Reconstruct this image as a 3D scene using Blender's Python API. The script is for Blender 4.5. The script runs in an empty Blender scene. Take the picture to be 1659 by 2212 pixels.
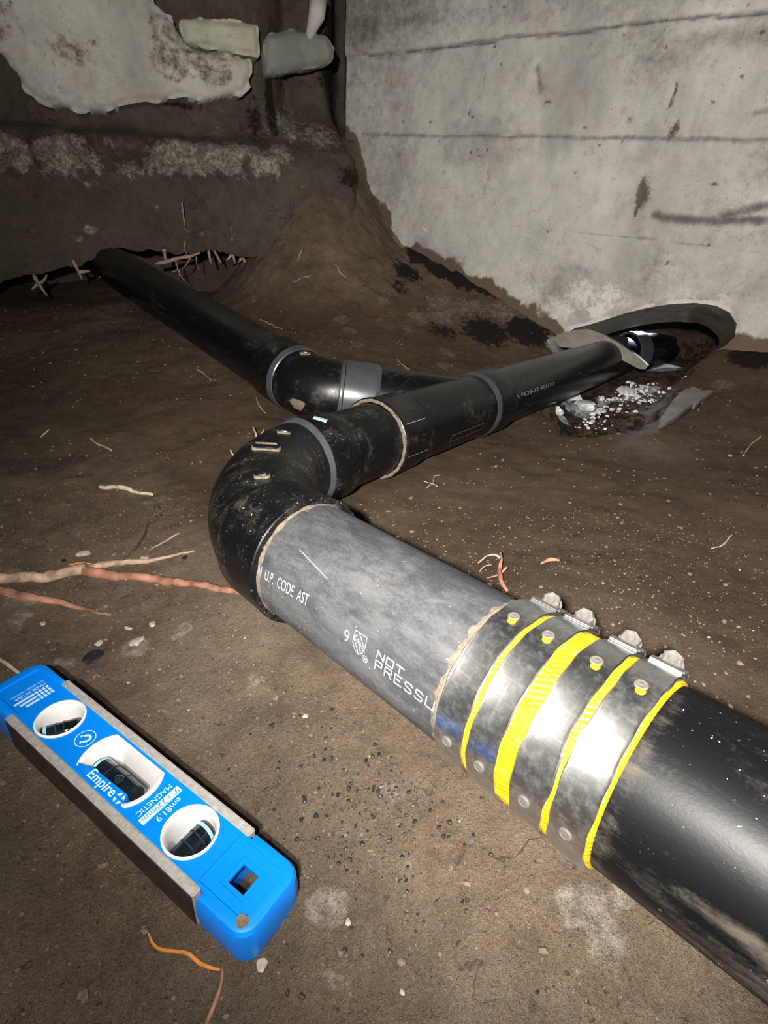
import bpy, bmesh, math, random
import numpy as np
from mathutils import Vector, Matrix

# ------------------------------------------------------------------ camera
SC = bpy.context.scene
F_PX, PITCH, ROLL, CAM_H = 1212.6, 0.5054, -0.0591, 0.3045
CX, CY = 829.5, 1106.0
CAM = np.array([0.0, 0.0, CAM_H])
_fw = np.array([0, math.cos(PITCH), -math.sin(PITCH)])
_rt = np.array([1.0, 0, 0])
_dn = np.cross(_fw, _rt)
RT = math.cos(ROLL) * _rt + math.sin(ROLL) * _dn
DN = -math.sin(ROLL) * _rt + math.cos(ROLL) * _dn
cd = bpy.data.cameras.new('camera')
cam = bpy.data.objects.new('camera', cd)
SC.collection.objects.link(cam)
SC.camera = cam
cd.sensor_fit = 'HORIZONTAL'
cd.sensor_width = 36.0
cd.lens = 36.0 * F_PX / 1659.0
cd.clip_start = 0.01
cam.matrix_world = Matrix(((RT[0], -DN[0], -_fw[0], 0), (RT[1], -DN[1], -_fw[1], 0), (RT[2], -DN[2], -_fw[2], CAM_H), (0, 0, 0, 1)))

# ------------------------------------------------------------------ light
w = bpy.data.worlds.new('dark_crawlspace')
SC.world = w
w.use_nodes = True
w.node_tree.nodes['Background'].inputs[0].default_value = (0.75, 0.85, 1.0, 1)
w.node_tree.nodes['Background'].inputs[1].default_value = 0.012


def spot(name, loc, aim, energy, size, cone, blend, col):
    l = bpy.data.lights.new(name, 'SPOT')
    l.energy = energy
    l.shadow_soft_size = size
    l.spot_size = math.radians(cone)
    l.spot_blend = blend
    l.color = col
    o = bpy.data.objects.new(name, l)
    SC.collection.objects.link(o)
    o.location = loc
    o.rotation_euler = (Vector(aim) - Vector(loc)).to_track_quat('-Z', 'Y').to_euler()
    return o


spot('hand_torch', (-0.055, -0.10, 0.385), (0.48, 1.30, 0.42), 88, 0.010, 138, 1.0, (1.0, 0.955, 0.89))
spot('phone_flash', (-0.03, -0.03, 0.33), (-0.03, 0.33, 0.02), 4.6, 0.006, 128, 1.0, (1.0, 0.955, 0.89))
spot('far_side_lamp', (0.695, 1.675, 0.125), (0.25, 1.02, -0.03), 90, 0.02, 44, 1.0, (0.72, 0.85, 1.0))

SC.view_settings.view_transform = 'Standard'
SC.view_settings.look = 'None'
SC.view_settings.gamma = 1.0
SC.view_settings.use_curve_mapping = False
SC.view_settings.exposure = 0.0
random.seed(7)
RNG = np.random.default_rng(7)

# ------------------------------------------------------------------ maths


def ray(px, py):
    v = _fw + (px - CX) / F_PX * RT + (py - CY) / F_PX * DN
    return v / np.linalg.norm(v)


def ray_plane(px, py, P, n):
    v = ray(px, py)
    return CAM + v * (((P - CAM) @ n) / (v @ n))


def _hash(i, j, k, seed):
    h = (i.astype(np.int64) * 374761393 + j.astype(np.int64) * 668265263 + k.astype(np.int64) * 2147483647 + seed * 1274126177) & 0x7fffffff
    h = ((h ^ (h >> 13)) * 1274126177) & 0x7fffffff
    h = (h ^ (h >> 16)) & 0xffffff
    return h / float(0xffffff)


def vnoise(x, y, z=0.0, seed=0):
    x, y, z = np.broadcast_arrays(np.asarray(x, float), np.asarray(y, float), np.asarray(z, float))
    i, j, k = np.floor(x), np.floor(y), np.floor(z)
    fx, fy, fz = x - i, y - j, z - k
    fx, fy, fz = [f * f * (3 - 2 * f) for f in (fx, fy, fz)]
    r = 0
    for a in (0, 1):
        for b in (0, 1):
            for c in (0, 1):
                wgt = (fx if a else 1 - fx) * (fy if b else 1 - fy) * (fz if c else 1 - fz)
                r = r + wgt * _hash(i + a, j + b, k + c, seed)
    return r * 2 - 1


def fbm(x, y, z=0.0, octs=4, seed=0, gain=0.5):
    r, a, f = 0, 1.0, 1.0
    for o in range(octs):
        r = r + a * vnoise(np.asarray(x) * f + 11.3 * o, np.asarray(y) * f - 7.7 * o, np.asarray(z) * f + 3.1 * o, seed + o)
        a *= gain
        f *= 2.03
    return r


def sstep(a, b, x):
    t = np.clip((np.asarray(x, float) - a) / (b - a), 0, 1)
    return t * t * (3 - 2 * t)


def dirv(yaw, s):
    return np.array([math.cos(yaw) * math.cos(s), math.sin(yaw) * math.cos(s), math.sin(s)])


# ------------------------------------------------------------------ layout (metres), 3 inch drain pipe
R = 0.04445
UA = np.array([-0.7047, 0.7067, -0.0627]); UA /= np.linalg.norm(UA)
UB = np.array([0.6096, 0.7917, -0.0407]); UB /= np.linalg.norm(UB)
UC = np.array([-0.6484, 0.7575, 0.0757]); UC /= np.linalg.norm(UC)
UD = np.array([-0.9926, -0.068, 0.1003]); UD /= np.linalg.norm(UD)
EB = np.array([-0.1616, 0.4512, 0.0604])       # corner of the near elbow
PD = EB + 0.4318 * UB                           # where the wye branch leaves the run
KC = np.array([-0.1085, 0.7787, 0.0641])       # corner of the far elbow
# right concrete wall
WD = np.array([math.cos(2.523), math.sin(2.523), 0])
WP = EB + 1.10 * UB
WP[2] = 0
WN = np.array([math.sin(2.523), -math.cos(2.523), 0])
if WN @ (CAM - WP) < 0:
    WN = -WN
# earth bank at the back
BD = np.array([0.93, 0.36, 0]); BD /= np.linalg.norm(BD)
BN = np.array([BD[1], -BD[0], 0])
BP = np.array([-0.67, 1.44, 0.0])


def wall_az(px, py):
    q = ray_plane(px, py, WP, WN)
    return (q - WP) @ WD, q[2]


def bank_tz(px, py):
    q = ray_plane(px, py, BP, BN)
    return (q - BP) @ BD, q[2]


# ------------------------------------------------------------------ scene helpers
COL = SC.collection


def link(o, parent=None):
    COL.objects.link(o)
    if parent is not None:
        o.parent = parent
    return o


def mesh_obj(name, verts, faces, mat, parent=None, smooth=True, uv=None, attrs=None, mtx=None):
    me = bpy.data.meshes.new(name)
    me.from_pydata([tuple(v) for v in verts], [], [tuple(f) for f in faces])
    me.update()
    if smooth:
        me.polygons.foreach_set('use_smooth', [True] * len(me.polygons))
    if mat is not None:
        me.materials.append(mat)
    if attrs:
        for k, a in attrs.items():
            at = me.attributes.new(k, 'FLOAT', 'POINT')
            at.data.foreach_set('value', np.asarray(a, np.float32).ravel())
    o = bpy.data.objects.new(name, me)
    if mtx is not None:
        o.matrix_world = mtx
    return link(o, parent)


def grid_faces(nr, nc, closed=False, keep=None):
    i = np.arange(nr - 1)[:, None]
    j = np.arange(nc if closed else nc - 1)[None, :]
    jn = (j + 1) % nc
    f = np.stack(np.broadcast_arrays(i * nc + j, i * nc + jn, (i + 1) * nc + jn, (i + 1) * nc + j), -1)
    if keep is not None:
        f = f[keep]
    return f.reshape(-1, 4)


def bm_obj(name, bm, mat, parent=None, smooth=False, mtx=None, angle=None):
    me = bpy.data.meshes.new(name)
    bm.normal_update()
    bm.to_mesh(me)
    bm.free()
    if smooth:
        me.polygons.foreach_set('use_smooth', [True] * len(me.polygons))
        if angle is not None:
            me.set_sharp_from_angle(angle=math.radians(angle))
    if mat is not None:
        me.materials.append(mat)
    o = bpy.data.objects.new(name, me)
    if mtx is not None:
        o.matrix_world = mtx
    return link(o, parent)


def thing(name, label, cat, mtx=None, group=None):
    o = bpy.data.objects.new(name, None)
    o.empty_display_size = 0.02
    if mtx is not None:
        o.matrix_world = mtx
    link(o)
    return tag(o, label, cat, group)


def tag(o, label, cat, group=None):
    o['label'] = label
    o['category'] = cat
    if group:
        o['group'] = group
    return o


def frame(P, z, up=(0, 0, 1)):
    z = np.asarray(z, float) / np.linalg.norm(z)
    up = np.asarray(up, float)
    y = up - (up @ z) * z
    y /= np.linalg.norm(y)
    x = np.cross(y, z)
    return Matrix(((x[0], y[0], z[0], P[0]), (x[1], y[1], z[1], P[1]), (x[2], y[2], z[2], P[2]), (0, 0, 0, 1)))


def lathe(name, sr, mat, parent=None, n=96, cap=True, mtx=None, radial=None, smooth=True, angle=35):
    """stations (s, r) about the local z axis"""
    ph = np.linspace(0, 2 * math.pi, n, endpoint=False)
    V = []
    for s, r in sr:
        rr = r if radial is None else r + radial(s, ph)
        V.append(np.stack([np.cos(ph) * rr, np.sin(ph) * rr, np.full(n, s)], -1))
    V = np.concatenate(V)
    F = [tuple(f) for f in grid_faces(len(sr), n, True)]
    if sr[-1][0] < sr[0][0]:
        F = [f[::-1] for f in F]
    if cap:
        a = list(range(n)); b = [(len(sr) - 1) * n + k for k in range(n)]
        F.append(tuple(a[::-1])); F.append(tuple(b))
    o = mesh_obj(name, V, F, mat, parent, smooth, mtx=mtx)
    if smooth:
        o.data.set_sharp_from_angle(angle=math.radians(angle))
    return o


def sweep(pts, rad, n=12, cap=True):
    pts = np.asarray(pts, float)
    rad = np.broadcast_to(np.asarray(rad, float), (len(pts),))
    T = np.gradient(pts, axis=0)
    T /= np.linalg.norm(T, axis=1)[:, None] + 1e-12
    a = np.array([0, 0, 1.0]) if abs(T[0][2]) < 0.9 else np.array([1.0, 0, 0])
    nrm = a - (a @ T[0]) * T[0]
    nrm /= np.linalg.norm(nrm)
    V = []
    ph = np.linspace(0, 2 * math.pi, n, endpoint=False)
    for i in range(len(pts)):
        nrm = nrm - (nrm @ T[i]) * T[i]
        nrm /= np.linalg.norm(nrm) + 1e-12
        b = np.cross(T[i], nrm)
        V.append(pts[i] + rad[i] * (np.cos(ph)[:, None] * nrm + np.sin(ph)[:, None] * b))
    F = [tuple(f) for f in grid_faces(len(pts), n, True)]
    if cap:
        F.append(tuple(range(n))[::-1]); F.append(tuple((len(pts) - 1) * n + k for k in range(n)))
    return np.concatenate(V), F


def join_mesh(parts):
    V, F, o = [], [], 0
    for v, f in parts:
        V.append(np.asarray(v)); F += [tuple(k + o for k in q) for q in f]
        o += len(v)
    return np.concatenate(V), F


def fillet(P0, C, P1, t, n=24):
    """polyline P0 - corner C - P1 rounded with tangent length t"""
    a = (P0 - C) / np.linalg.norm(P0 - C)
    b = (P1 - C) / np.linalg.norm(P1 - C)
    half = math.acos(np.clip(a @ b, -1, 1)) / 2
    r = t * math.tan(half)
    bis = (a + b) / np.linalg.norm(a + b)
    O = C + bis * (r / math.sin(half))
    A, B = C + a * t, C + b * t
    va, vb = (A - O) / r, (B - O) / r
    om = math.acos(np.clip(va @ vb, -1, 1))
    return [O + r * (math.sin((1 - k) * om) * va + math.sin(k * om) * vb) / math.sin(om) for k in np.linspace(0, 1, n)]


# ------------------------------------------------------------------ materials


class NT:
    def __init__(self, name, rough=0.8):
        self.m = bpy.data.materials.new(name)
        self.m.use_nodes = True
        self.t = self.m.node_tree
        self.b = self.t.nodes['Principled BSDF']
        self.b.inputs['Roughness'].default_value = rough
        self.tc = None

    def n(self, typ, **kw):
        nd = self.t.nodes.new(typ)
        for k, v in kw.items():
            setattr(nd, k, v)
        return nd

    def l(self, a, b):
        self.t.links.new(a, b)

    def obj(self, scale=(1, 1, 1)):
        if self.tc is None:
            self.tc = self.n('ShaderNodeTexCoord')
        if scale == (1, 1, 1):
            return self.tc.outputs['Object']
        mp = self.n('ShaderNodeMapping')
        mp.inputs['Scale'].default_value = scale
        self.l(self.tc.outputs['Object'], mp.inputs['Vector'])
        return mp.outputs[0]

    def noise(self, scale, detail=4, rough=0.55, stretch=(1, 1, 1), dist=0.0):
        nd = self.n('ShaderNodeTexNoise')
        nd.inputs['Scale'].default_value = scale
        nd.inputs['Detail'].default_value = detail
        nd.inputs['Roughness'].default_value = rough
        nd.inputs['Distortion'].default_value = dist
        self.l(self.obj(stretch), nd.inputs['Vector'])
        return nd.outputs['Fac']

    def voro(self, scale, feature='F1'):
        nd = self.n('ShaderNodeTexVoronoi')
        nd.feature = feature
        nd.inputs['Scale'].default_value = scale
        self.l(self.obj(), nd.inputs['Vector'])
        return nd

    def ramp(self, fac, stops):
        nd = self.n('ShaderNodeValToRGB')
        el = nd.color_ramp.elements
        while len(el) < len(stops):
            el.new(0.5)
        for e, (p, c) in zip(el, stops):
            e.position = p
            e.color = c if len(c) == 4 else (*c, 1)
        self.l(fac, nd.inputs[0])
        return nd.outputs[0]

    def band(self, fac, lo, hi):
        nd = self.n('ShaderNodeMapRange')
        nd.interpolation_type = 'SMOOTHSTEP'
        nd.inputs[1].default_value = lo
        nd.inputs[2].default_value = hi
        self.l(fac, nd.inputs[0])
        return nd.outputs[0]

    def math(self, op, a, b=None):
        nd = self.n('ShaderNodeMath', operation=op)
        for k, v in enumerate((a, b)):
            if v is None:
                continue
            if isinstance(v, (int, float)):
                nd.inputs[k].default_value = v
            else:
                self.l(v, nd.inputs[k])
        return nd.outputs[0]

    def mix(self, fac, a, b, mode='MIX'):
        nd = self.n('ShaderNodeMix', data_type='RGBA', blend_type=mode)
        for s, v in ((nd.inputs[0], fac), (nd.inputs[6], a), (nd.inputs[7], b)):
            if isinstance(v, (int, float)):
                s.default_value = v
            elif isinstance(v, tuple):
                s.default_value = v if len(v) == 4 else (*v, 1)
            else:
                self.l(v, s)
        return nd.outputs[2]

    def attr(self, name):
        nd = self.n('ShaderNodeAttribute', attribute_name=name)
        return nd.outputs['Fac']

    def bump(self, h, strength=0.5, dist=0.002, prev=None):
        nd = self.n('ShaderNodeBump')
        nd.inputs['Strength'].default_value = strength
        nd.inputs['Distance'].default_value = dist
        self.l(h, nd.inputs['Height'])
        if prev is not None:
            self.l(prev, nd.inputs['Normal'])
        return nd.outputs[0]

    def done(self, col=None, rough=None, normal=None, **kw):
        for s, v in (('Base Color', col), ('Roughness', rough), ('Normal', normal)):
            if v is None:
                continue
            if isinstance(v, tuple):
                self.b.inputs[s].default_value = v if len(v) == 4 else (*v, 1)
            elif isinstance(v, (int, float)):
                self.b.inputs[s].default_value = v
            else:
                self.l(v, self.b.inputs[s])
        for k, v in kw.items():
            self.b.inputs[k.replace('_', ' ')].default_value = v
        return self.m


def soil_material(name, attrs=True, pale_hi=(0.56, 0.49, 0.41), base=((0.116, 0.082, 0.054), (0.218, 0.162, 0.110), (0.315, 0.242, 0.172))):
    t = NT(name, 0.95)
    n1 = t.noise(9, 5, 0.6)
    n2 = t.noise(55, 5, 0.65)
    n3 = t.noise(420, 3, 0.6)
    f = t.math('ADD', t.math('MULTIPLY', n1, 0.45), t.math('ADD', t.math('MULTIPLY', n2, 0.35), t.math('MULTIPLY', n3, 0.25)))
    c = t.ramp(f, [(0.38, base[0]), (0.53, base[1]), (0.68, base[2])])
    ck = t.n('ShaderNodeTexVoronoi')
    ck.feature = 'DISTANCE_TO_EDGE'
    ck.inputs['Scale'].default_value = 16
    wv = t.n('ShaderNodeMix', data_type='RGBA', blend_type='LINEAR_LIGHT')
    wv.inputs[0].default_value = 0.07
    t.l(t.obj(), wv.inputs[6])
    nn_ = t.n('ShaderNodeTexNoise'); nn_.inputs['Scale'].default_value = 22; nn_.inputs['Detail'].default_value = 4
    t.l(t.obj(), nn_.inputs['Vector']); t.l(nn_.outputs['Color'], wv.inputs[7])
    t.l(wv.outputs[2], ck.inputs['Vector'])
    crack = t.math('MULTIPLY', t.band(ck.outputs['Distance'], 0.028, 0.006), t.band(t.noise(7, 3, 0.6), 0.55, 0.68))
    c = t.mix(t.math('MULTIPLY', crack, 0.8), c, (0.02, 0.014, 0.010))
    # pale grains and dark grains
    g = t.noise(900, 2, 0.5)
    c = t.mix(t.band(g, 0.66, 0.74), c, (0.34, 0.27, 0.20))
    g3 = t.noise(330, 3, 0.7)
    c = t.mix(t.math('MULTIPLY', t.band(g3, 0.60, 0.70), 0.55), c, (0.24, 0.185, 0.135))
    g2 = t.noise(240, 3, 0.6)
    c = t.mix(t.math('MULTIPLY', t.band(g2, 0.64, 0.72), 0.75), c, (0.028, 0.020, 0.015))
    if attrs:
        nz = t.noise(70, 5, 0.7)
        pale = t.band(t.math('ADD', t.attr('pale'), t.math('MULTIPLY', t.math('SUBTRACT', nz, 0.5), 1.7)), 0.36, 0.70)
        c = t.mix(t.math('MULTIPLY', pale, 0.75), c, t.ramp(t.noise(110, 5, 0.7), [(0.38, (0.22, 0.175, 0.135)), (0.62, pale_hi)]))
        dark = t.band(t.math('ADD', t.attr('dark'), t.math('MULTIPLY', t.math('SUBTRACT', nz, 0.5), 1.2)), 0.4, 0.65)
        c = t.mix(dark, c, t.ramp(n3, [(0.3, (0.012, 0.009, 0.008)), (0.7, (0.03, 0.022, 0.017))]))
        c = t.mix(t.math('MULTIPLY', t.attr('deep_brown'), 1.0), c, t.mix(1.0, c, (0.50, 0.44, 0.38), 'MULTIPLY'))
        gm = t.band(t.math('ADD', t.attr('gravel'), t.math('MULTIPLY', t.math('SUBTRACT', t.noise(45, 4, 0.7), 0.5), 1.0)), 0.45, 0.6)
        c = t.mix(gm, c, t.ramp(t.noise(160, 4, 0.7), [(0.35, (0.10, 0.10, 0.11)), (0.6, (0.62, 0.62, 0.63))]))
    nb = t.bump(t.math('SUBTRACT', n2, t.math('MULTIPLY', crack, 0.5)), 0.6, 0.006)
    nb = t.bump(t.noise(150, 6, 0.75), 0.9, 0.004, nb)
    nb = t.bump(t.noise(600, 4, 0.7), 0.8, 0.0012, nb)
    return t.done(c, 0.95, nb, Specular_IOR_Level=0.25)


def concrete_material(name, tint=(1, 1, 1), attrs=True):
    t = NT(name, 0.9)
    n1 = t.noise(6, 6, 0.62)
    n2 = t.noise(38, 6, 0.65)
    n3 = t.noise(300, 3, 0.6)
    f = t.math('ADD', t.math('MULTIPLY', n1, 0.6), t.math('ADD', t.math('MULTIPLY', n2, 0.25), t.math('MULTIPLY', n3, 0.15)))
    k = lambda v: tuple(a * b for a, b in zip(v, tint))
    c = t.ramp(f, [(0.36, k((0.32, 0.312, 0.29))), (0.5, k((0.44, 0.43, 0.395))), (0.64, k((0.54, 0.53, 0.495)))])
    ns = t.noise(5, 5, 0.6, (1, 1, 0.35))
    c = t.mix(t.math('MULTIPLY', t.band(ns, 0.50, 0.66), 0.45), c, k((0.20, 0.195, 0.18)))
    c = t.mix(t.math('MULTIPLY', t.band(t.noise(26, 5, 0.7), 0.56, 0.68), 0.4), c, k((0.22, 0.20, 0.17)))
    c = t.mix(t.math('MULTIPLY', t.band(t.noise(120, 4, 0.7), 0.60, 0.70), 0.5), c, k((0.20, 0.18, 0.155)))
    c = t.mix(t.math('MULTIPLY', t.band(t.noise(9, 5, 0.65), 0.52, 0.68), 0.45), c, k((0.36, 0.315, 0.25)))
    v = t.voro(75)
    c = t.mix(t.math('MULTIPLY', t.band(v.outputs['Distance'], 0.10, 0.05), t.band(n2, 0.52, 0.62)), c, (0.06, 0.05, 0.045))
    if attrs:
        nz = t.math('SUBTRACT', t.noise(60, 5, 0.7), 0.5)
        c = t.mix(t.math('MULTIPLY', t.band(t.math('ADD', t.attr('white'), t.math('MULTIPLY', t.math('SUBTRACT', t.noise(95, 6, 0.78), 0.5), 1.8)), 0.45, 0.85), 0.85), c, (0.64, 0.61, 0.56))
        c = t.mix(t.math('MULTIPLY', t.band(t.math('ADD', t.attr('stain'), nz), 0.1, 1.1), 0.9), c, (0.075, 0.068, 0.058))
        nm = t.math('SUBTRACT', t.noise(130, 5, 0.75), 0.5)
        c = t.mix(t.math('MULTIPLY', t.band(t.math('ADD', t.attr('mark'), t.math('MULTIPLY', nm, 1.5)), 0.42, 0.85), 0.9), c, (0.075, 0.058, 0.045))
        c = t.mix(t.band(t.math('ADD', t.attr('soil'), nz), 0.35, 0.7), c, (0.11, 0.08, 0.055))
    nb = t.bump(n2, 0.3, 0.003)
    nb = t.bump(n3, 0.3, 0.0008, nb)
    return t.done(c, 0.9, nb, Specular_IOR_Level=0.3)


def abs_material(name, base=(0.0030, 0.0032, 0.0040), dust=(0.17, 0.145, 0.115), amount=0.5, rough=0.34, top_dust=0.0, specks=0.0, streak=(1, 1, 1), spec=0.38):
    """black plastic with settled dust and scuffs"""
    t = NT(name, rough)
    n1 = t.noise(19, 5, 0.7, streak, 0.6)
    n2 = t.noise(130, 5, 0.75, streak, 0.8)
    n3 = t.noise(700, 2, 0.5)
    f = t.math('ADD', t.math('MULTIPLY', n1, 0.6), t.math('ADD', t.math('MULTIPLY', n2, 0.35), t.math('MULTIPLY', n3, 0.12)))
    d = t.band(t.math('ADD', f, t.math('MULTIPLY', t.attr('dust'), 0.5)), 0.68 - 0.45 * amount, 0.96 - 0.45 * amount)
    d = t.math('MULTIPLY', d, 0.22 + 0.55 * amount)
    c = t.mix(d, base, dust)
    if specks:
        sp = t.math('MULTIPLY', t.band(t.noise(620, 1, 0.4), 0.79 - specks * 0.1, 0.81 - specks * 0.1), t.band(n1, .42, .62))
        c = t.mix(sp, c, (0.55, 0.50, 0.43))
    r = t.math('ADD', rough, t.math('MULTIPLY', d, 0.9))
    nb = t.bump(n2, 0.12, 0.0006)
    nb = t.bump(n3, 0.12, 0.0003, nb)
    return t.done(c, r, nb, Specular_IOR_Level=spec)


def plain(name, col, rough=0.5, metal=0.0, nscale=60, var=0.15, bump=0.1, **kw):
    t = NT(name, rough)
    n = t.noise(nscale, 4, 0.6)
    c = t.ramp(n, [(0.3, tuple(max(0, v * (1 - var)) for v in col)), (0.7, tuple(min(1, v * (1 + var)) for v in col))])
    nb = t.bump(n, bump, 0.0008)
    m = t.done(c, rough, nb, **kw)
    t.b.inputs['Metallic'].default_value = metal
    return m


M_SOIL = soil_material('brown_soil')
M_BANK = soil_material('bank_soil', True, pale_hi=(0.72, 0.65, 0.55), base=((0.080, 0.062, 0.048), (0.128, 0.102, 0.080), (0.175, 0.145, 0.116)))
M_CONC = concrete_material('formed_concrete')
M_FOOT = concrete_material('footing_concrete', (1.0, 1.0, 0.98))
M_STONE = concrete_material('pale_block', (0.98, 1.0, 0.88), False)
M_GSTONE = concrete_material('grey_block', (0.50, 0.52, 0.50), False)
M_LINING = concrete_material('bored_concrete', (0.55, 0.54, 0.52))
M_CUT = concrete_material('cut_concrete', (0.42, 0.40, 0.385), False)
M_ABS = abs_material('black_plastic', amount=0.34, specks=0.0)
M_ABS_ELB = abs_material('black_plastic_speckled', amount=0.36, specks=0.5)
M_ABS_FAR = abs_material('black_plastic_far', amount=0.30, rough=0.3, streak=(1, 1, 0.3))
M_ABS_NEAR = abs_material('black_plastic_dusty', amount=0.30, rough=0.44, spec=0.17, specks=0.30, streak=(1, 1, 0.35))
M_GREY = abs_material('worn_grey_plastic', base=(0.034, 0.035, 0.039), dust=(0.13, 0.13, 0.132), amount=0.58, rough=0.46, specks=0.25, streak=(1, 1, 0.45))
M_RING = plain('sheen_grey_plastic', (0.040, 0.044, 0.050), 0.32)  # black plastic lightened to imitate the reflection on shoulders and hubs
M_DUST = plain('caked_dust', (0.125, 0.100, 0.072), 0.95, nscale=300, var=0.4, bump=0.6)
M_INK = plain('pale_ink', (0.33, 0.36, 0.40), 0.7, nscale=500, var=0.35)
M_INK_DIM = plain('worn_ink', (0.20, 0.22, 0.24), 0.7, nscale=500, var=0.5)
M_TAPE = plain('blue_sticker', (0.32, 0.42, 0.48), 0.6)
M_YEL = plain('yellow_rubber', (0.42, 0.275, 0.004), 0.5, nscale=220, var=0.10, bump=0.25)
M_ROOT = plain('pale_root', (0.29, 0.20, 0.14), 0.85, nscale=90, var=0.55, bump=0.5)
M_ROOT_RED = plain('reddish_root', (0.27, 0.125, 0.08), 0.8, nscale=60, var=0.6, bump=0.5)
M_ROOT_OR = plain('orange_root', (0.52, 0.20, 0.035), 0.8, nscale=180, var=0.3, bump=0.5)
M_ROOT_DK = plain('dark_root', (0.035, 0.025, 0.02), 0.9, nscale=180, var=0.3, bump=0.5)
M_ROOT_WH = plain('whitish_root', (0.38, 0.31, 0.235), 0.85, nscale=120, var=0.45, bump=0.4)
M_CHIP = plain('pale_chip', (0.33, 0.285, 0.235), 0.9, nscale=300, var=0.3, bump=0.4)
M_DARKCHIP = plain('black_flake', (0.014, 0.014, 0.016), 0.5, nscale=300, var=0.3, bump=0.4)
M_WHITE_ROCK = plain('white_rubble', (0.62, 0.62, 0.63), 0.9, nscale=90, var=0.45, bump=0.8)
M_BLUE = plain('blue_plastic', (0.0, 0.20, 0.76), 0.36, nscale=500, var=0.05, bump=0.06)
M_BLUE_D = plain('blue_plastic_groove', (0.0, 0.12, 0.55), 0.4, nscale=500, var=0.05, bump=0.06)
M_WHITE = plain('white_plastic', (0.78, 0.76, 0.76), 0.35, nscale=200, var=0.04, bump=0.05)
M_WPRINT = plain('white_print', (0.50, 0.68, 0.86), 0.5, nscale=900, var=0.15)
M_BPRINT = plain('blue_print', (0.05, 0.22, 0.6), 0.5, nscale=900, var=0.1)
M_HOLE = plain('dark_gap', (0.01, 0.01, 0.01), 0.9)


def steel_material(name, col=(0.62, 0.62, 0.61), rough=0.27, scr=1.0, dirt=0.5):
    t = NT(name, rough)
    n1 = t.noise(14, 4, 0.6, (1, 1, 1))
    n2 = t.noise(190, 4, 0.65, (1, 1, 0.05))
    n3 = t.noise(240, 3, 0.6, (0.06, 1, 1))
    n4 = t.noise(220, 5, 0.7)
    d = t.math('MULTIPLY', t.band(t.math('ADD', t.math('MULTIPLY', n1, 0.3), t.math('MULTIPLY', n4, 0.7)), 0.42, 0.70), dirt)
    c = t.mix(d, (*col, 1), (0.26, 0.235, 0.20, 1))
    fine = t.noise(420, 3, 0.6, (1, 1, 0.03))
    fine2 = t.noise(420, 3, 0.6, (0.05, 0.05, 1))
    sc = t.math('ADD', t.band(fine, 0.60, 0.68), t.band(fine2, 0.60, 0.68))
    c = t.mix(t.math('MULTIPLY', sc, 0.05 * scr), c, (0.85, 0.85, 0.84, 1))
    r = t.math('ADD', t.math('ADD', rough, t.math('MULTIPLY', n2, 0.05 * scr)), t.math('ADD', t.math('MULTIPLY', sc, 0.02 * scr), t.math('MULTIPLY', d, 0.12)))
    nb = t.bump(n3, 0.02 * scr, 0.0003)
    nb = t.bump(n2, 0.03 * scr, 0.0003, nb)
    m = t.done(c, r, nb)
    t.b.inputs['Metallic'].default_value = 1.0
    t.l(t.math('SUBTRACT', 1.0, t.math('MULTIPLY', d, 0.7)), t.b.inputs['Metallic'])
    return m


M_STEEL = steel_material('scratched_steel', rough=0.28, dirt=0.09, scr=1.0)
M_BOLT = plain('dusty_bolt', (0.085, 0.079, 0.071), 0.8, 0.0, nscale=400, var=0.25, bump=0.4)
M_ALU = plain('dull_aluminium', (0.40, 0.385, 0.36), 0.48, 0.25, nscale=350, var=0.22, bump=0.25)
M_ALU_SIDE = plain('grimy_magnet_face', (0.020, 0.016, 0.013), 0.40, 0.0, nscale=120, var=0.7, bump=0.4)


def glass_material():
    t = NT('vial_glass', 0.04)
    m = t.done((0.80, 0.90, 0.94), 0.04)
    t.b.inputs['Transmission Weight'].default_value = 1.0
    t.b.inputs['IOR'].default_value = 1.45
    return m


M_GLASS = glass_material()
M_FLUID = plain('dark_vial_fluid', (0.012, 0.022, 0.032), 0.10, nscale=120, var=0.5, bump=0.05)
M_BUBBLE = plain('vial_bubble', (0.30, 0.62, 0.70), 0.15, nscale=200, var=0.15)

# ------------------------------------------------------------------ terrain
ctrl = []


def cp(x, y, z):
    ctrl.append((x, y, z))


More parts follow.
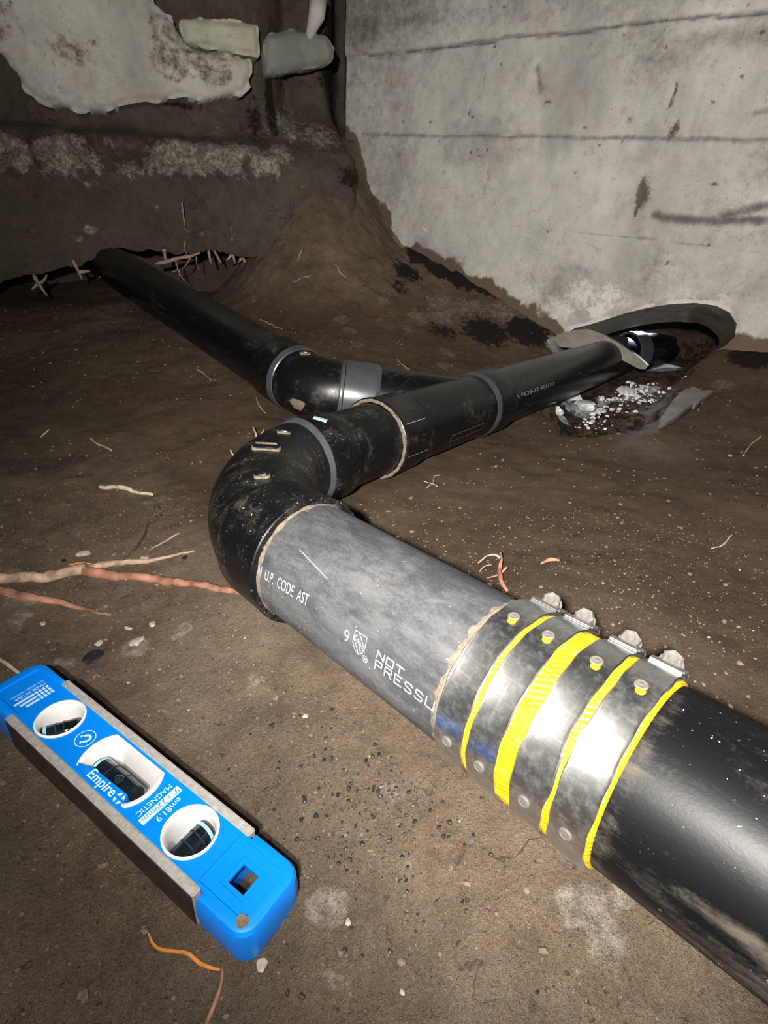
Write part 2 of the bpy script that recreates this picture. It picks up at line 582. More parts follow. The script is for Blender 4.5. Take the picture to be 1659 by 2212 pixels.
for x, y in ((-.22, .25), (-.10, .14), (-.16, .20), (-.05, .12), (-.13, .12), (-.2, .1), (-.26, .18), (-.17, .28), (-.05, .06), (-.3, .3), (-.09, .2)):
    cp(x, y, 0.0)
for s in (0.02, .12, .22, .32, .42, .55, .7):
    p = EB - UA * s
    cp(p[0], p[1], p[2] - R + 0.004 - (0.005 if s < .2 else 0))
for s in (.12, .22, .35, .5, .65, .74):
    p = EB + UB * s
    cp(p[0], p[1], p[2] - R + 0.001 - (0.004 if s < .6 else 0))
for s in (.13, .21):
    p = PD + UD * s
    cp(p[0], p[1], p[2] - R - 0.002)
for s in (.15, .3, .45, .6, .72):
    p = KC + UC * s
    cp(p[0], p[1], p[2] - R + 0.002)
for q in ((-.02, .38, .002), (-.2, .42, 0), (-.25, .5, .0), (-.3, .62, .0), (-.4, .45, 0), (-.4, .8, .01), (-.6, .2, 0), (-.6, .6, .005), (-.7, 1.0, .035),
          (-1.0, 1.0, .06), (-1.0, 1.2, .07), (-1.3, .9, .06), (-1.4, 1.3, .1), (-1.0, .4, .01), (.0, .02, .02), (.16, .08, .042), (.3, -.1, .055), (-.3, -.1, 0),
          (-.8, -.1, 0), (.0, -.2, .02), (.3, .2, .045), (.26, .33, .028), (.15, .42, .02), (.5, .2, .05), (.35, .5, .015), (.12, .6, .006), (.25, .72, -.002), (.6, .65, .02), (.9, .5, .05), (1.3, .4, .07),
          (.75, .95, .045), (1.1, .85, .08), (.02, .62, .006), (-.02, .70, .004),
          (-.12, .90, .012), (-.05, 1.05, .02), (.05, .95, .005), (.12, 1.15, .012), (.22, 1.25, .008), (.0, 1.25, .05), (-.2, 1.15, .045), (-.3, 1.3, .06), (-.45, 1.33, .055), (-.5, 1.45, .04), (-.55, 1.5, .04),
          *[tuple((BP + BD * t_ + BN * o_)[:2]) + (z_,) for t_, o_, z_ in ((.27, .05, .12), (.31, .03, .17), (.35, .02, .25), (.40, .0, .32), (.46, -.02, .37), (.53, -.03, .41))], (-.13, 1.62, .335), (-.05, 1.52, .20), (.08, 1.43, .10), (-.82, 1.42, .035), (-.7, 1.7, .06), (-1.2, 1.6, .05), (-.4, 1.8, .06), (.2, 1.36, .05)):
    cp(*q)
# earth line on the concrete wall
for a, z in ((.79, .43), (.74, .335), (.68, .262), (.62, .203), (.55, .182), (.486, .165), (.39, .135), (.289, .098), (.20, .06)):
    q = WP + WD * a
    cp(q[0], q[1], z)
    q = q - WN * 0.12
    cp(q[0], q[1], z + .03)
for a, z in ((-.235, .072), (-.30, .08), (-.45, .10), (-.65, .12)):
    q = WP + WD * a
    cp(q[0], q[1], z)
    q = q - WN * .25
    cp(q[0], q[1], z)
for a, f in ((.0, .3), (-.1, .3), (-.05, .6), (.1, .5)):
    q = WP + WD * a - WN * f
    cp(q[0], q[1], -.01)
CT = np.array(ctrl)


def tps_u(d2):
    return 0.5 * d2 * np.log(d2 + 1e-9)


_n = len(CT)
_K = tps_u(((CT[:, None, :2] - CT[None, :, :2]) ** 2).sum(-1)) + 2e-4 * np.eye(_n)
_Pm = np.c_[np.ones(_n), CT[:, :2]]
_A = np.block([[_K, _Pm], [_Pm.T, np.zeros((3, 3))]])
_W = np.linalg.solve(_A, np.r_[CT[:, 2], 0, 0, 0])


PIT_D = 0.060
PIT = []
for _p in ((1172, 800), (1182, 885), (1222, 926), (1330, 938), (1408, 930), (1470, 880), (1515, 835), (1560, 800), (1600, 750), (1560, 700), (1440, 690), (1250, 705)):
    _v = ray(*_p)
    _q = CAM + _v * min((0.0 - CAM[2]) / _v[2], 2.05)
    PIT.append((_q[0], _q[1]))


def pit_in(x, y):
    """signed distance to the pit outline, positive inside"""
    d = np.full(x.shape, 9.0)
    ins = np.zeros(x.shape, bool)
    n = len(PIT)
    for i in range(n):
        (x0, y0), (x1, y1) = PIT[i], PIT[(i + 1) % n]
        t = np.clip(((x - x0) * (x1 - x0) + (y - y0) * (y1 - y0)) / ((x1 - x0) ** 2 + (y1 - y0) ** 2), 0, 1)
        d = np.minimum(d, np.hypot(x - x0 - t * (x1 - x0), y - y0 - t * (y1 - y0)))
        ins ^= ((y0 > y) != (y1 > y)) & (x < (x1 - x0) * (y - y0) / (y1 - y0 + 1e-12) + x0)
    return np.where(ins, d, -d)


def H(x, y, detail=True):
    x = np.asarray(x, float); y = np.asarray(y, float)
    sh = x.shape
    X, Y = x.ravel(), y.ravel()
    z = np.empty(len(X))
    for i in range(0, len(X), 20000):
        d2 = (X[i:i + 20000, None] - CT[None, :, 0]) ** 2 + (Y[i:i + 20000, None] - CT[None, :, 1]) ** 2
        z[i:i + 20000] = tps_u(d2) @ _W[:_n] + _W[_n] + _W[_n + 1] * X[i:i + 20000] + _W[_n + 2] * Y[i:i + 20000]
    # washed-out pit below the broken wall
    dp = pit_in(X, Y) + .016 * fbm(X * 16, Y * 16, octs=3, seed=5)
    z = z - PIT_D * sstep(.0, .06, dp) * (1 + .12 * fbm(X * 25, Y * 25, octs=2, seed=6))
    if detail:
        slope = sstep(.05, .2, z)
        z = z + 0.0045 * fbm(X * 9, Y * 9, octs=3, seed=2) + (0.0016 + .006 * slope) * fbm(X * 38, Y * 38, octs=3, seed=9) + 0.0007 * fbm(X * 150, Y * 150, octs=2, seed=21)
    return z.reshape(sh)


def hit(px, py):
    v = ray(px, py)
    ts = np.linspace(.25, 3.2, 600)
    P = CAM + ts[:, None] * v
    z = H(P[:, 0], P[:, 1])
    k = np.argmax(P[:, 2] < z)
    if P[k, 2] >= z[k]:
        k = len(ts) - 1
    a, b = ts[max(k - 1, 0)], ts[k]
    tt = np.linspace(a, b, 12)
    P = CAM + tt[:, None] * v
    z = H(P[:, 0], P[:, 1])
    k = np.argmax(P[:, 2] < z)
    q = P[k].copy()
    q[2] = z[k]
    return q


STEP = 0.005
gx = np.arange(-1.45, 1.35, STEP)
gy = np.arange(-.22, 2.1, STEP)
GX, GY = np.meshgrid(gx, gy)
GZ = H(GX, GY)


def blob_field(blobs, X, Y):
    f = np.zeros_like(X)
    for px, py, rx, amp in blobs:
        q = hit(px, py)
        dep = np.linalg.norm(q - CAM)
        r = rx * dep / F_PX
        f = np.maximum(f, amp * np.exp(-(((X - q[0]) ** 2 + (Y - q[1]) ** 2) / (r * r))))
    return f


pale_blobs = [(965, 760, 19, 1.12), (960, 790, 17, 1.00), (738, 690, 17, 1.12), (755, 715, 17, 1.12), (772, 745, 15, 1.12), (828, 650, 15, 0.88), (905, 690, 27, 1.00), (880, 712, 17, 0.88),
              (960, 660, 42, 0.88), (1020, 672, 42, 1.00), (1090, 680, 42, 0.88), (1150, 690, 42, 1.00), (1195, 700, 27, 1.12), (950, 690, 42, 0.75), (820, 690, 13, 0.75),
              (700, 1960, 38, 0.94), (725, 1990, 27, 0.88), (1255, 1960, 42, 1.00), (1310, 2030, 42, 1.00), (1230, 2000, 32, 0.75), (1340, 1930, 32, 0.75),
              (60, 1290, 42, 0.69), (20, 1240, 36, 0.75), (130, 1440, 27, 1.12), (295, 1395, 27, 1.19), (395, 1362, 23, 1.12), (190, 1330, 27, 0.75), (330, 1085, 32, 0.62), (40, 1330, 32, 0.75),
              (840, 470, 21, 1.12), (862, 520, 19, 1.12), (905, 560, 21, 0.75), (1560, 830, 25, 1.00), (1610, 770, 27, 1.00), (560, 1470, 32, 0.44), (850, 1700, 63, 0.44), (900, 1830, 63, 0.38), (720, 2110, 42, 0.56)]
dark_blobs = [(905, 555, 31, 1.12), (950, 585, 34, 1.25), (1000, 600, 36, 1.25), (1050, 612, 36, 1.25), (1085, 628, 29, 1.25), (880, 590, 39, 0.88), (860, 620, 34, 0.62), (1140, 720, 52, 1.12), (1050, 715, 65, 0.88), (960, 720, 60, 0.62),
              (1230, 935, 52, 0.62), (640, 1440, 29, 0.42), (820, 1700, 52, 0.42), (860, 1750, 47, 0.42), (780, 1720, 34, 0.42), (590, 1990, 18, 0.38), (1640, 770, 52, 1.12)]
pale = blob_field(pale_blobs, GX, GY)
dark = blob_field(dark_blobs, GX, GY)
gravel = blob_field([(1225, 870, 34, 1.0), (1270, 890, 34, 1.0), (1310, 870, 26, .9), (1200, 840, 26, .9), (1360, 860, 26, 1.0), (1400, 842, 22, .9), (1215, 905, 24, .8), (1430, 800, 40, 1.0), (1210, 760, 40, .9), (1240, 745, 40, .9)], GX, GY)
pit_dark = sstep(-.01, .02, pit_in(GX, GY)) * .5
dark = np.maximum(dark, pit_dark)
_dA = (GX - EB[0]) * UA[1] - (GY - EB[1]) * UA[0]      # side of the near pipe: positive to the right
deep_brown = np.maximum(sstep(-.02, .06, _dA) * sstep(.2, .5, GY + .6 * GX + .1), .85 * sstep(.42, .75, GY))  # darker, browner soil beyond the near pipe and farther back
deep_brown = deep_brown * (1 - .8 * sstep(.05, .15, GZ))
deep_brown = np.clip(deep_brown + .25 * fbm(GX * 6, GY * 6, octs=4, seed=88), 0, 1)
V = np.stack([GX, GY, GZ], -1).reshape(-1, 3)
floor = mesh_obj('floor', V, grid_faces(len(gy), len(gx)).tolist(), M_SOIL, attrs={'pale': pale, 'dark': dark, 'gravel': gravel, 'deep_brown': deep_brown})
floor['kind'] = 'structure'
print('terrain', GZ.min(), GZ.max())

# ------------------------------------------------------------------ generic slab cut from a plan


def inside(poly, X, Y):
    r = np.zeros(X.shape, bool)
    n = len(poly)
    for i in range(n):
        x0, y0 = poly[i]; x1, y1 = poly[(i + 1) % n]
        if y0 == y1:
            continue
        c = ((y0 > Y) != (y1 > Y)) & (X < (x1 - x0) * (Y - y0) / (y1 - y0) + x0)
        r ^= c
    return r


def nearest_on(poly, p):
    best, bd = None, 1e9
    n = len(poly)
    for i in range(n):
        a = np.array(poly[i]); b = np.array(poly[(i + 1) % n])
        t = np.clip(((p - a) @ (b - a)) / ((b - a) @ (b - a) + 1e-12), 0, 1)
        q = a + t * (b - a)
        d = (q - p) @ (q - p)
        if d < bd:
            best, bd = q, d
    return best


def slab(name, org, ex, ez, nrm, A, Z, mask, depth, disp, mat, parent=None, attrs=None, snap=None, back=None, smooth_angle=50):
    """front face grid (A, Z) with cells in mask, displaced along nrm, closed with side walls of given depth"""
    nr, nc = A.shape
    ff = grid_faces(nr, nc).reshape(nr - 1, nc - 1, 4)[mask]
    A = A.copy(); Z = Z.copy()
    e = {}
    for q in ff:
        for k in range(4):
            a, b = int(q[k]), int(q[(k + 1) % 4])
            if (b, a) in e:
                del e[(b, a)]
            else:
                e[(a, b)] = 1
    if snap is not None:
        for a in {v for ed in e for v in ed}:
            p = np.array([A.flat[a], Z.flat[a]])
            q = nearest_on(snap, p)
            if np.linalg.norm(q - p) < 0.012:
                A.flat[a], Z.flat[a] = q
    if snap is None:
        nb = {}
        for a, b in e:
            nb.setdefault(a, []).append(b); nb.setdefault(b, []).append(a)
        for _ in range(3):
            na = {k: (np.mean([A.flat[j] for j in v] + [A.flat[k]]), np.mean([Z.flat[j] for j in v] + [Z.flat[k]])) for k, v in nb.items()}
            for k, (x_, y_) in na.items():
                A.flat[k], Z.flat[k] = x_, y_
    P = org + A[..., None] * ex + Z[..., None] * ez + disp[..., None] * nrm
    P = P.reshape(-1, 3)
    used = np.unique(ff)
    remap = -np.ones(nr * nc, int)
    remap[used] = np.arange(len(used))
    Vv = P[used]
    Ff = remap[ff].tolist()
    bver = sorted({v for ed in e for v in ed})
    bi = {v: len(used) + k for k, v in enumerate(bver)}
    Bv = P[bver] - nrm * depth
    if back is not None:
        Bv = back(Bv)
    for (a, b) in e:
        Ff.append([int(remap[b]), int(remap[a]), bi[a], bi[b]])
    VV = np.concatenate([Vv, Bv])
    at = None
    if attrs:
        at = {k: np.r_[v.reshape(-1)[used], v.reshape(-1)[bver]] for k, v in attrs.items()}
    o = mesh_obj(name, VV, Ff, mat, parent, True, attrs=at)
    o.data.set_sharp_from_angle(angle=math.radians(smooth_angle))
    return o


EZ = np.array([0, 0, 1.0])
# ------------------------------------------------------------------ right concrete wall
a1 = np.arange(-.62, .825, .004)
z1 = np.arange(-.14, 1.02, .004)
WA, WZ = np.meshgrid(a1[::-1], z1)
hole_px = [(1205, 742), (1228, 712), (1268, 703), (1310, 690), (1350, 677), (1400, 665), (1450, 657), (1500, 655), (1545, 661), (1575, 676), (1590, 700), (1586, 728), (1566, 748), (1543, 760), (1537, 775), (1530, 800)]
hole = [wall_az(*p) for p in hole_px] + [(-.16, -.3), (.17, -.3)]
mask = ~inside(hole, (WA[:-1, :-1] + WA[1:, 1:]) / 2, (WZ[:-1, :-1] + WZ[1:, 1:]) / 2)
wx, wz = WA + .006 * fbm(WA * 20, WZ * 20, seed=31), WZ + .004 * fbm(WA * 14, WZ * 14, seed=33)
disp = 0.0025 * fbm(WA * 6, WZ * 6, octs=4, seed=40) + .0008 * fbm(WA * 60, WZ * 60, octs=2, seed=43)
stain = np.zeros_like(WA); mark = np.zeros_like(WA); white = np.zeros_like(WA); soilm = np.zeros_like(WA)


def seg_d(p, q, X, Z):
    p = np.array(p); q = np.array(q); d = q - p
    t = np.clip(((X - p[0]) * d[0] + (Z - p[1]) * d[1]) / (d @ d + 1e-12), 0, 1)
    return np.hypot(X - p[0] - t * d[0], Z - p[1] - t * d[1]), t


def wline(pts, wid, depth=0.0, st=0.0, mk=0.0, jit=1.0):
    global disp, stain, mark
    az = [wall_az(*p) for p in pts]
    X = WA + (wx - WA) * jit
    Z = WZ + (wz - WZ) * jit
    for p, q in zip(az[:-1], az[1:]):
        d, _ = seg_d(p, q, X, Z)
        k = np.exp(-(d / wid) ** 2)
        disp = disp - depth * k * (.6 + .4 * vnoise(WA * 30, WZ * 30, seed=3))
        stain = np.maximum(stain, st * k)
        mark = np.maximum(mark, mk * k)


def wspot(px, py, rx, rz, mk=1.0, st=0.0, dep=.002):
    global disp, stain, mark
    a, z = wall_az(px, py)
    s = 1.35 / F_PX
    k = np.exp(-((wx - a) / (rx * s)) ** 2 - ((wz - z) / (rz * s)) ** 2)
    mark = np.maximum(mark, mk * k); stain = np.maximum(stain, st * k); disp = disp - dep * k


# board joints of the formwork (steps and grooves)
wline([(785, 120), (930, 104), (1200, 72), (1659, 25)], .004, .006, .8, .0, 1.0)
wline([(785, 120), (1659, 25)], .0018, .003, .5, .45, 1.2)
wline([(780, 290), (1180, 297), (1659, 304)], .005, .004, .75, .0, .5)
wline([(1230, 500), (1450, 522), (1640, 545)], .002, .003, .5, .35, .3)
wline([(930, 478), (1230, 500)], .004, .002, .25, 0, .3)
wline([(880, 445), (1060, 470)], .006, .001, .2, 0, .5)
za = wall_az(1200, 72)[1]
disp = disp + 0.006 * sstep(za - .004, za + .004, WZ)        # board above the joint stands a little proud
# sloping form seam and streaks
wline([(1488, 85), (1462, 180), (1432, 290)], .002, .002, .5, .5, .5)
wline([(1462, 180), (1445, 225), (1440, 240)], .004, .002, .4, .8, .8)
wline([(1432, 290), (1400, 380), (1372, 465)], .0015, .001, .4, .3, .4)
wline([(1212, 502), (1195, 570), (1180, 640)], .0014, .001, .3, .5, .3)
wline([(1392, 390), (1384, 430), (1373, 465)], .006, .002, .5, 1.0, 1.0)
wspot(1385, 422, 14, 34, 1.1)
wspot(1460, 285, 9, 22, .9, .3); wspot(1365, 262, 7, 12, .6, .5); wspot(1185, 222, 20, 6, .7, .3); wspot(1172, 195, 7, 9, .5, .6)
for p in ((1345, 310), (1295, 315), (1260, 275), (1090, 18), (1345, 78), (1440, 105), (1645, 70), (1615, 8), (1597, 165), (1546, 222), (1072, 100), (1080, 140), (1177, 495), (1528, 528), (1240, 375), (1120, 325), (1022, 252), (870, 265), (928, 265), (955, 370), (945, 302)):
    wspot(p[0], p[1], 4, 5, .9, .3)
wspot(1017, 243, 3, 14, .9); wspot(1015, 332, 5, 6, 1.0); wspot(1052, 325, 4, 7, .9); wspot(1035, 338, 12, 3, .8); wspot(1053, 380, 3, 40, .55, .2)
wline([(1052, 110), (1042, 195)], .0025, .001, .4, .5, .5)
wline([(1160, 150), (1165, 205)], .008, .001, .7, .0, 1)
wline([(1415, 468), (1500, 472), (1659, 474)], .010, .004, 1.0, .35, 1)
wline([(1560, 465), (1659, 440)], .012, .002, .9, 0, 1)
wline([(1630, 240), (1659, 232)], .008, .002, .7, 0, 1)
wspot(1545, 397, 14, 5, .9)
wline([(1145, 560), (1130, 610)], .002, .001, .2, .6, .6)
wspot(1440, 565, 6, 8, .8)
# broad cement-water staining: darker upper boards, cloudy patches
top = sstep(za - .01, za + .05, WZ)
stain = np.maximum(stain, .46 * top + .42 * fbm(WA * 5, WZ * 7, octs=5, seed=55, gain=.6) * (1 - .3 * top))
z3 = wall_az(1240, 110)[1]
stain = np.maximum(stain, .65 * np.exp(-((WZ - z3 + .0) / .022) ** 2) * sstep(.25, -.2, WA + .1 * fbm(WA * 9, WZ * 3, seed=61)))
stain = np.maximum(stain, .42 * sstep(.45, .78, WA) * (1 + .5 * fbm(WA * 9, WZ * 9, seed=62)))
stain = np.clip(stain, 0, 1)
for px, py, r, am in ((1255, 635, 46, .85), (1320, 640, 40, .8), (1210, 665, 40, .9), (1290, 670, 30, .9), (1350, 655, 30, .7), (920, 500, 30, .55), (1000, 540, 44, .45), (1140, 570, 60, .4), (1480, 640, 60, .5), (1560, 650, 26, .6), (1590, 740, 20, .6)):
    a, z = wall_az(px, py)
    s = 1.35 / F_PX * r
    white = np.maximum(white, am * np.exp(-((WA - a) ** 2 + (WZ - z) ** 2) / s ** 2))
hz = H(*(np.moveaxis(WP[None, :2] + WA[0][:, None] * WD[None, :2], 1, 0)), False)
soilm = .95 * (1 - sstep(.0, .045, WZ - hz[None, :] + .018 * fbm(WA * 18, WZ * 18, octs=4, seed=99)))
# ragged rim of the break-out
dh = np.full(WA.shape, 1.0)
for p, q in zip(hole[:-1], hole[1:]):
    dh = np.minimum(dh, seg_d(p, q, WA, WZ)[0])
disp = disp - .006 * np.exp(-(dh / .008) ** 2)
white = np.maximum(white, 1.5 * np.exp(-((dh - .003) / .006) ** 2) * (.6 + .6 * vnoise(WA * 45, WZ * 45, seed=77)))


def tilt_back(Bv):
    # the side walls of the hole run in and dip down behind the face; only vertices near the hole
    a = (Bv - WP) @ WD
    k = ((a > -.25) & (a < .2) & (Bv[:, 2] < .25)).astype(float)
    Bv = Bv.copy()
    Bv[:, 2] -= .085 * k
    Bv -= (WD[None] * (.03 * k)[:, None])
    return Bv


wall = slab('wall_right', WP, WD, EZ, WN, WA, WZ, mask, .018, disp, M_CONC, attrs={'stain': stain, 'mark': mark, 'white': white, 'soil': soilm}, snap=hole)
# smooth cut lining running in and down behind the face
hp = np.array(hole[:-2]); hp = np.vstack([[.17, -.12], hp, [-.16, -.12]])
for _ in range(2):                                   # corner cutting
    hp = np.vstack([hp[:1]] + [np.stack([.75 * a + .25 * b, .25 * a + .75 * b]) for a, b in zip(hp[:-1], hp[1:])] + [hp[-1:]])
LVv, lmark = [], []
for k in np.linspace(0, 1, 22):
    for a, z in hp:
        rough = sstep(-.10, -.17, a)
        dd = -.010 - .11 * k
        LVv.append(WP + WD * (a + .03 * k + .0006 * rough * float(vnoise(a * 60, z * 60, k * 9, seed=5))) + EZ * (z - .055 * k + .004 * rough * float(vnoise(a * 50, z * 50, k * 8, seed=6))) + WN * dd)
        lmark.append(min(1.0, float(rough) * (1.3 * sstep(.0, .15, k + .2 * vnoise(a * 30, z * 30, k * 6, seed=8)))))
lm_ = np.array(lmark, float)
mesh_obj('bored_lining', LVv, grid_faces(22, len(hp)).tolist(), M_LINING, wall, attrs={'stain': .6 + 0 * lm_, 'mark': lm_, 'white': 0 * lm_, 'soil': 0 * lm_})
wall['kind'] = 'structure'

# ------------------------------------------------------------------ back earth bank
tt = np.arange(-1.05, .70, .005)


def lip_z(t):
    base = np.interp(t, [-1.05, -.30, -.24, -.18, -.08, -.02, .08, .14, .25, .33, .38, .44, .7], [.05, .06, .098, .118, .138, .170, .174, .168, .168, .163, .13, .05, -.05])
    return base + .005 * fbm(t * 18, 0 * t, octs=3, seed=70) + .0025 * vnoise(t * 130, 0 * t, seed=71)


lz = lip_z(tt)
rows = []
for k in np.linspace(0, 1, 10):                      # underside, from deep in the void out to the lip
    rows.append((-.50 * (1 - k) ** 1.0, lz + .05 * (1 - k) - .012 * math.sin(k * math.pi) - .45 * max(0, .3 - k) / .3, None))
NU = len(rows)
zz = np.linspace(0, 1, 190)
OFFS, ZS = [], []
for o_, z_, _ in rows:
    OFFS.append(np.full_like(tt, o_)); ZS.append(z_)


def face_off(t, z):
    zc = .372 + .012 * np.sin(t * 7) + .01 * fbm(t * 10, z * 2, seed=81)
    o = -.05 * sstep(.12, .34, z)
    o = o + .050 * np.exp(-((z - zc) / .032) ** 2) * (1 - sstep(.28, .42, t)) * (1 + .75 * fbm(t * 26, z * 26, octs=4, seed=82))
    o = o - .035 * sstep(.395, .42, z)
    o = o - .11 * sstep(.36, .48, t) * sstep(.43, .52, z)
    o = o + .13 * sstep(.14, .40, t) * (1 - sstep(.34, .47, z))
    o = o - .30 * sstep(.55, .68, t)
    o = o - .05 * np.exp(-((t - .46) / .03) ** 2) * sstep(.42, .5, z)
    return o


for k in zz[1:]:
    z_ = lz + (0.98 - lz) * k
    ZS.append(z_)
    OFFS.append(face_off(tt, z_))
BZ = np.array(ZS); BO = np.array(OFFS); BT = np.broadcast_to(tt, BZ.shape)
nzb = fbm(BT * 12, BZ * 12, octs=4, seed=90)
BO = BO + .010 * nzb + .004 * fbm(BT * 50, BZ * 50, octs=3, seed=93) * np.minimum(1, (np.arange(len(BZ)) / NU))[:, None]
pl = np.zeros_like(BZ); dk = np.zeros_like(BZ)
crust = np.exp(-((BZ - (.358 + .010 * np.sin(BT * 6))) / .034) ** 2) * (1 - sstep(.30, .44, BT))
crust = crust * (.92 + .75 * fbm(BT * 16, BZ * 16, octs=5, seed=95, gain=.7))
pl = np.maximum(pl, 1.2 * crust)


def bblob(arr, px, py, rx, rz, amp):
    t, z = bank_tz(px, py)
    s = 1.6 / F_PX
    return np.maximum(arr, amp * np.exp(-((BT - t) / (rx * s)) ** 2 - ((BZ - z) / (rz * s)) ** 2))


for q in ((195, 495, 16, 10, .8), (175, 517, 10, 8, .7), (340, 450, 16, 12, .5), (435, 500, 12, 12, .5), (495, 505, 8, 16, .5), (640, 260, 40, 40, .75), (700, 290, 60, 40, .6), (600, 330, 26, 24, .8), (545, 380, 30, 14, .4), (470, 270, 10, 40, .35), (520, 250, 8, 40, .3), (190, 400, 18, 16, .5), (640, 420, 18, 24, .3), (580, 270, 16, 22, .6)):
    pl = bblob(pl, *q)
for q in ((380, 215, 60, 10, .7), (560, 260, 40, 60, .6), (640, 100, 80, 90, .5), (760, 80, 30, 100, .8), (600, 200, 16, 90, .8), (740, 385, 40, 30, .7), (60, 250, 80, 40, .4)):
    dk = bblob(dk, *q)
BP3 = BP + BT[..., None] * BD + BO[..., None] * BN + BZ[..., None] * EZ
bank = mesh_obj('wall_back', BP3.reshape(-1, 3), grid_faces(*BZ.shape).tolist(), M_BANK, attrs={'pale': pl, 'dark': dk, 'gravel': np.zeros_like(pl), 'deep_brown': np.zeros_like(pl)})
bank['kind'] = 'structure'

# old footing concrete and blocks bedded in the bank (parts of the back wall)


def bank_slab(name, px_poly, step, off, depth, mat, amp, seed, attrs=True, rough_edge=.008, closed_top=True):
    poly = [bank_tz(*p) for p in px_poly]
    ts = [p[0] for p in poly]; zs = [p[1] for p in poly]
    T, Zg = np.meshgrid(np.arange(min(ts) - .02, max(ts) + .02, step), np.arange(min(zs) - .02, max(zs) + .02, step))
    wob = rough_edge
    cxm, czm = (T[:-1, :-1] + T[1:, 1:]) / 2, (Zg[:-1, :-1] + Zg[1:, 1:]) / 2
    m = inside(poly, cxm + wob * fbm(cxm * 45, czm * 45, octs=3, seed=seed), czm + wob * fbm(cxm * 45, czm * 45, octs=3, seed=seed + 7))
    dmin = np.full(T.shape, 1.0)
    for i in range(len(poly)):
        dmin = np.minimum(dmin, seg_d(poly[i], poly[(i + 1) % len(poly)], T, Zg)[0])
    d = off + amp * fbm(T * 9, Zg * 9, octs=4, seed=seed + 1) + .35 * amp * fbm(T * 60, Zg * 60, octs=2, seed=seed + 2) - .012 * np.exp(-(dmin / .008) ** 2)
    at = {'stain': np.clip(.30 * fbm(T * 7, Zg * 7, octs=4, seed=seed + 3) + .15, 0, 1), 'mark': np.zeros_like(T), 'white': .55 * np.exp(-(dmin / .03) ** 2) * (.5 + .5 * vnoise(T * 20, Zg * 20, seed=seed)), 'soil': .5 * sstep(.1, .6, fbm(T * 11, Zg * 11, octs=4, seed=seed + 5))} if attrs else None
    return slab(name, BP, BD, EZ, BN, T, Zg, m, depth, d, mat, bank, at, smooth_angle=60)


bank_slab('footing_concrete', [(-260, -330), (-200, 40), (-60, 60), (0, 112), (28, 150), (48, 187), (80, 212), (112, 230), (180, 241), (236, 237), (268, 222), (300, 216), (345, 218), (385, 204), (420, 214), (450, 221), (485, 210), (530, 196), (546, 150), (540, 126), (470, 112), (402, 100), (384, 66), (366, 30), (330, 18), (300, -330)], .005, .0, .10, M_FOOT, .006, 120)
bank_slab('stone', [(386, 38), (400, 29), (470, 36), (556, 48), (563, 80), (560, 120), (520, 112), (460, 100), (400, 92)], .004, -.006, .06, M_STONE, .004, 150, False, .004)
bank_slab('stone', [(582, 62), (640, 50), (720, 66), (736, 96), (732, 128), (660, 142), (580, 158), (576, 100)], .004, -.045, .06, M_GSTONE, .004, 170, False, .004)
bank_slab('stone', [(405, 100), (470, 110), (535, 124), (530, 142), (470, 128), (412, 114)], .004, -.012, .05, M_GSTONE, .003, 180, False, .003)
# drip of mortar hanging in the back corner
vd, fd = sweep([BP + BD * t + BN * o + EZ * z for t, z, o in [(*bank_tz(698, -14), -.05), (*bank_tz(694, 24), -.045), (*bank_tz(682, 58), -.05), (*bank_tz(674, 92), -.055)]], [.022, .019, .011, .004], 10)
mesh_obj('mortar_drip', vd, fd, M_FOOT, bank)

# ------------------------------------------------------------------ pipes and fittings
mA = frame(EB, -UA)        # local z = distance from the elbow corner towards the viewer
mB = frame(EB, UB)
mC = frame(KC, UC)
mD = frame(PD, UD)


def local(m):
    return m


def text_mesh(body, size, bold=False, spacing=1.0):
    c = bpy.data.curves.new('lettering', 'FONT')
    c.body = body
    c.size = size
    c.space_character = spacing
    if bold:
        c.offset = size * .015
    o = bpy.data.objects.new('lettering', c)
    COL.objects.link(o)
    dg = bpy.context.evaluated_depsgraph_get()
    dg.update()
    me = bpy.data.meshes.new_from_object(o.evaluated_get(dg))
    bm = bmesh.new()
    bm.from_mesh(me)
    bpy.data.objects.remove(o)
    bpy.data.curves.remove(c)
    bpy.data.meshes.remove(me)
    bmesh.ops.triangulate(bm, faces=bm.faces[:])
    return bm


def wrap_bm(bm, s0, ph0, r, sgn=1.0, slant=0.0):
    """bend flat lettering onto a cylinder about local z; x runs along +z, y runs round towards -phi*sgn"""
    for v in bm.verts:
        x, y = v.co.x + slant * v.co.y, v.co.y
        p = ph0 - sgn * y / r
        v.co = Vector((math.cos(p) * r, math.sin(p) * r, s0 + x))
    return bm


def strokes_bm(lines, wid):
    """flat strokes (polylines) as ribbons"""
    bm = bmesh.new()
    for ln in lines:
        for (x0, y0), (x1, y1) in zip(ln[:-1], ln[1:]):
            d = Vector((x1 - x0, y1 - y0)); L = d.length
            if L < 1e-9:
                continue
            d /= L
            n = Vector((-d.y, d.x)) * wid / 2
            e = d * wid / 2
            vs = [bm.verts.new((x0 - e.x + n.x, y0 - e.y + n.y, 0)), bm.verts.new((x0 - e.x - n.x, y0 - e.y - n.y, 0)), bm.verts.new((x1 + e.x - n.x, y1 + e.y - n.y, 0)), bm.verts.new((x1 + e.x + n.x, y1 + e.y + n.y, 0))]
            bm.faces.new(vs)
    return bm


def cyl_sphi(px, py, P, u, m, r):
    v = ray(px, py)
    wv = CAM - P
    v1 = v - (v @ u) * u; w1 = wv - (wv @ u) * u
    a, b, c = v1 @ v1, 2 * v1 @ w1, w1 @ w1 - r * r
    D = max(b * b - 4 * a * c, 0)
    t = (-b - D ** .5) / (2 * a)
    q = m.inverted() @ Vector(CAM + t * v)
    return q.z, math.atan2(q.y, q.x)


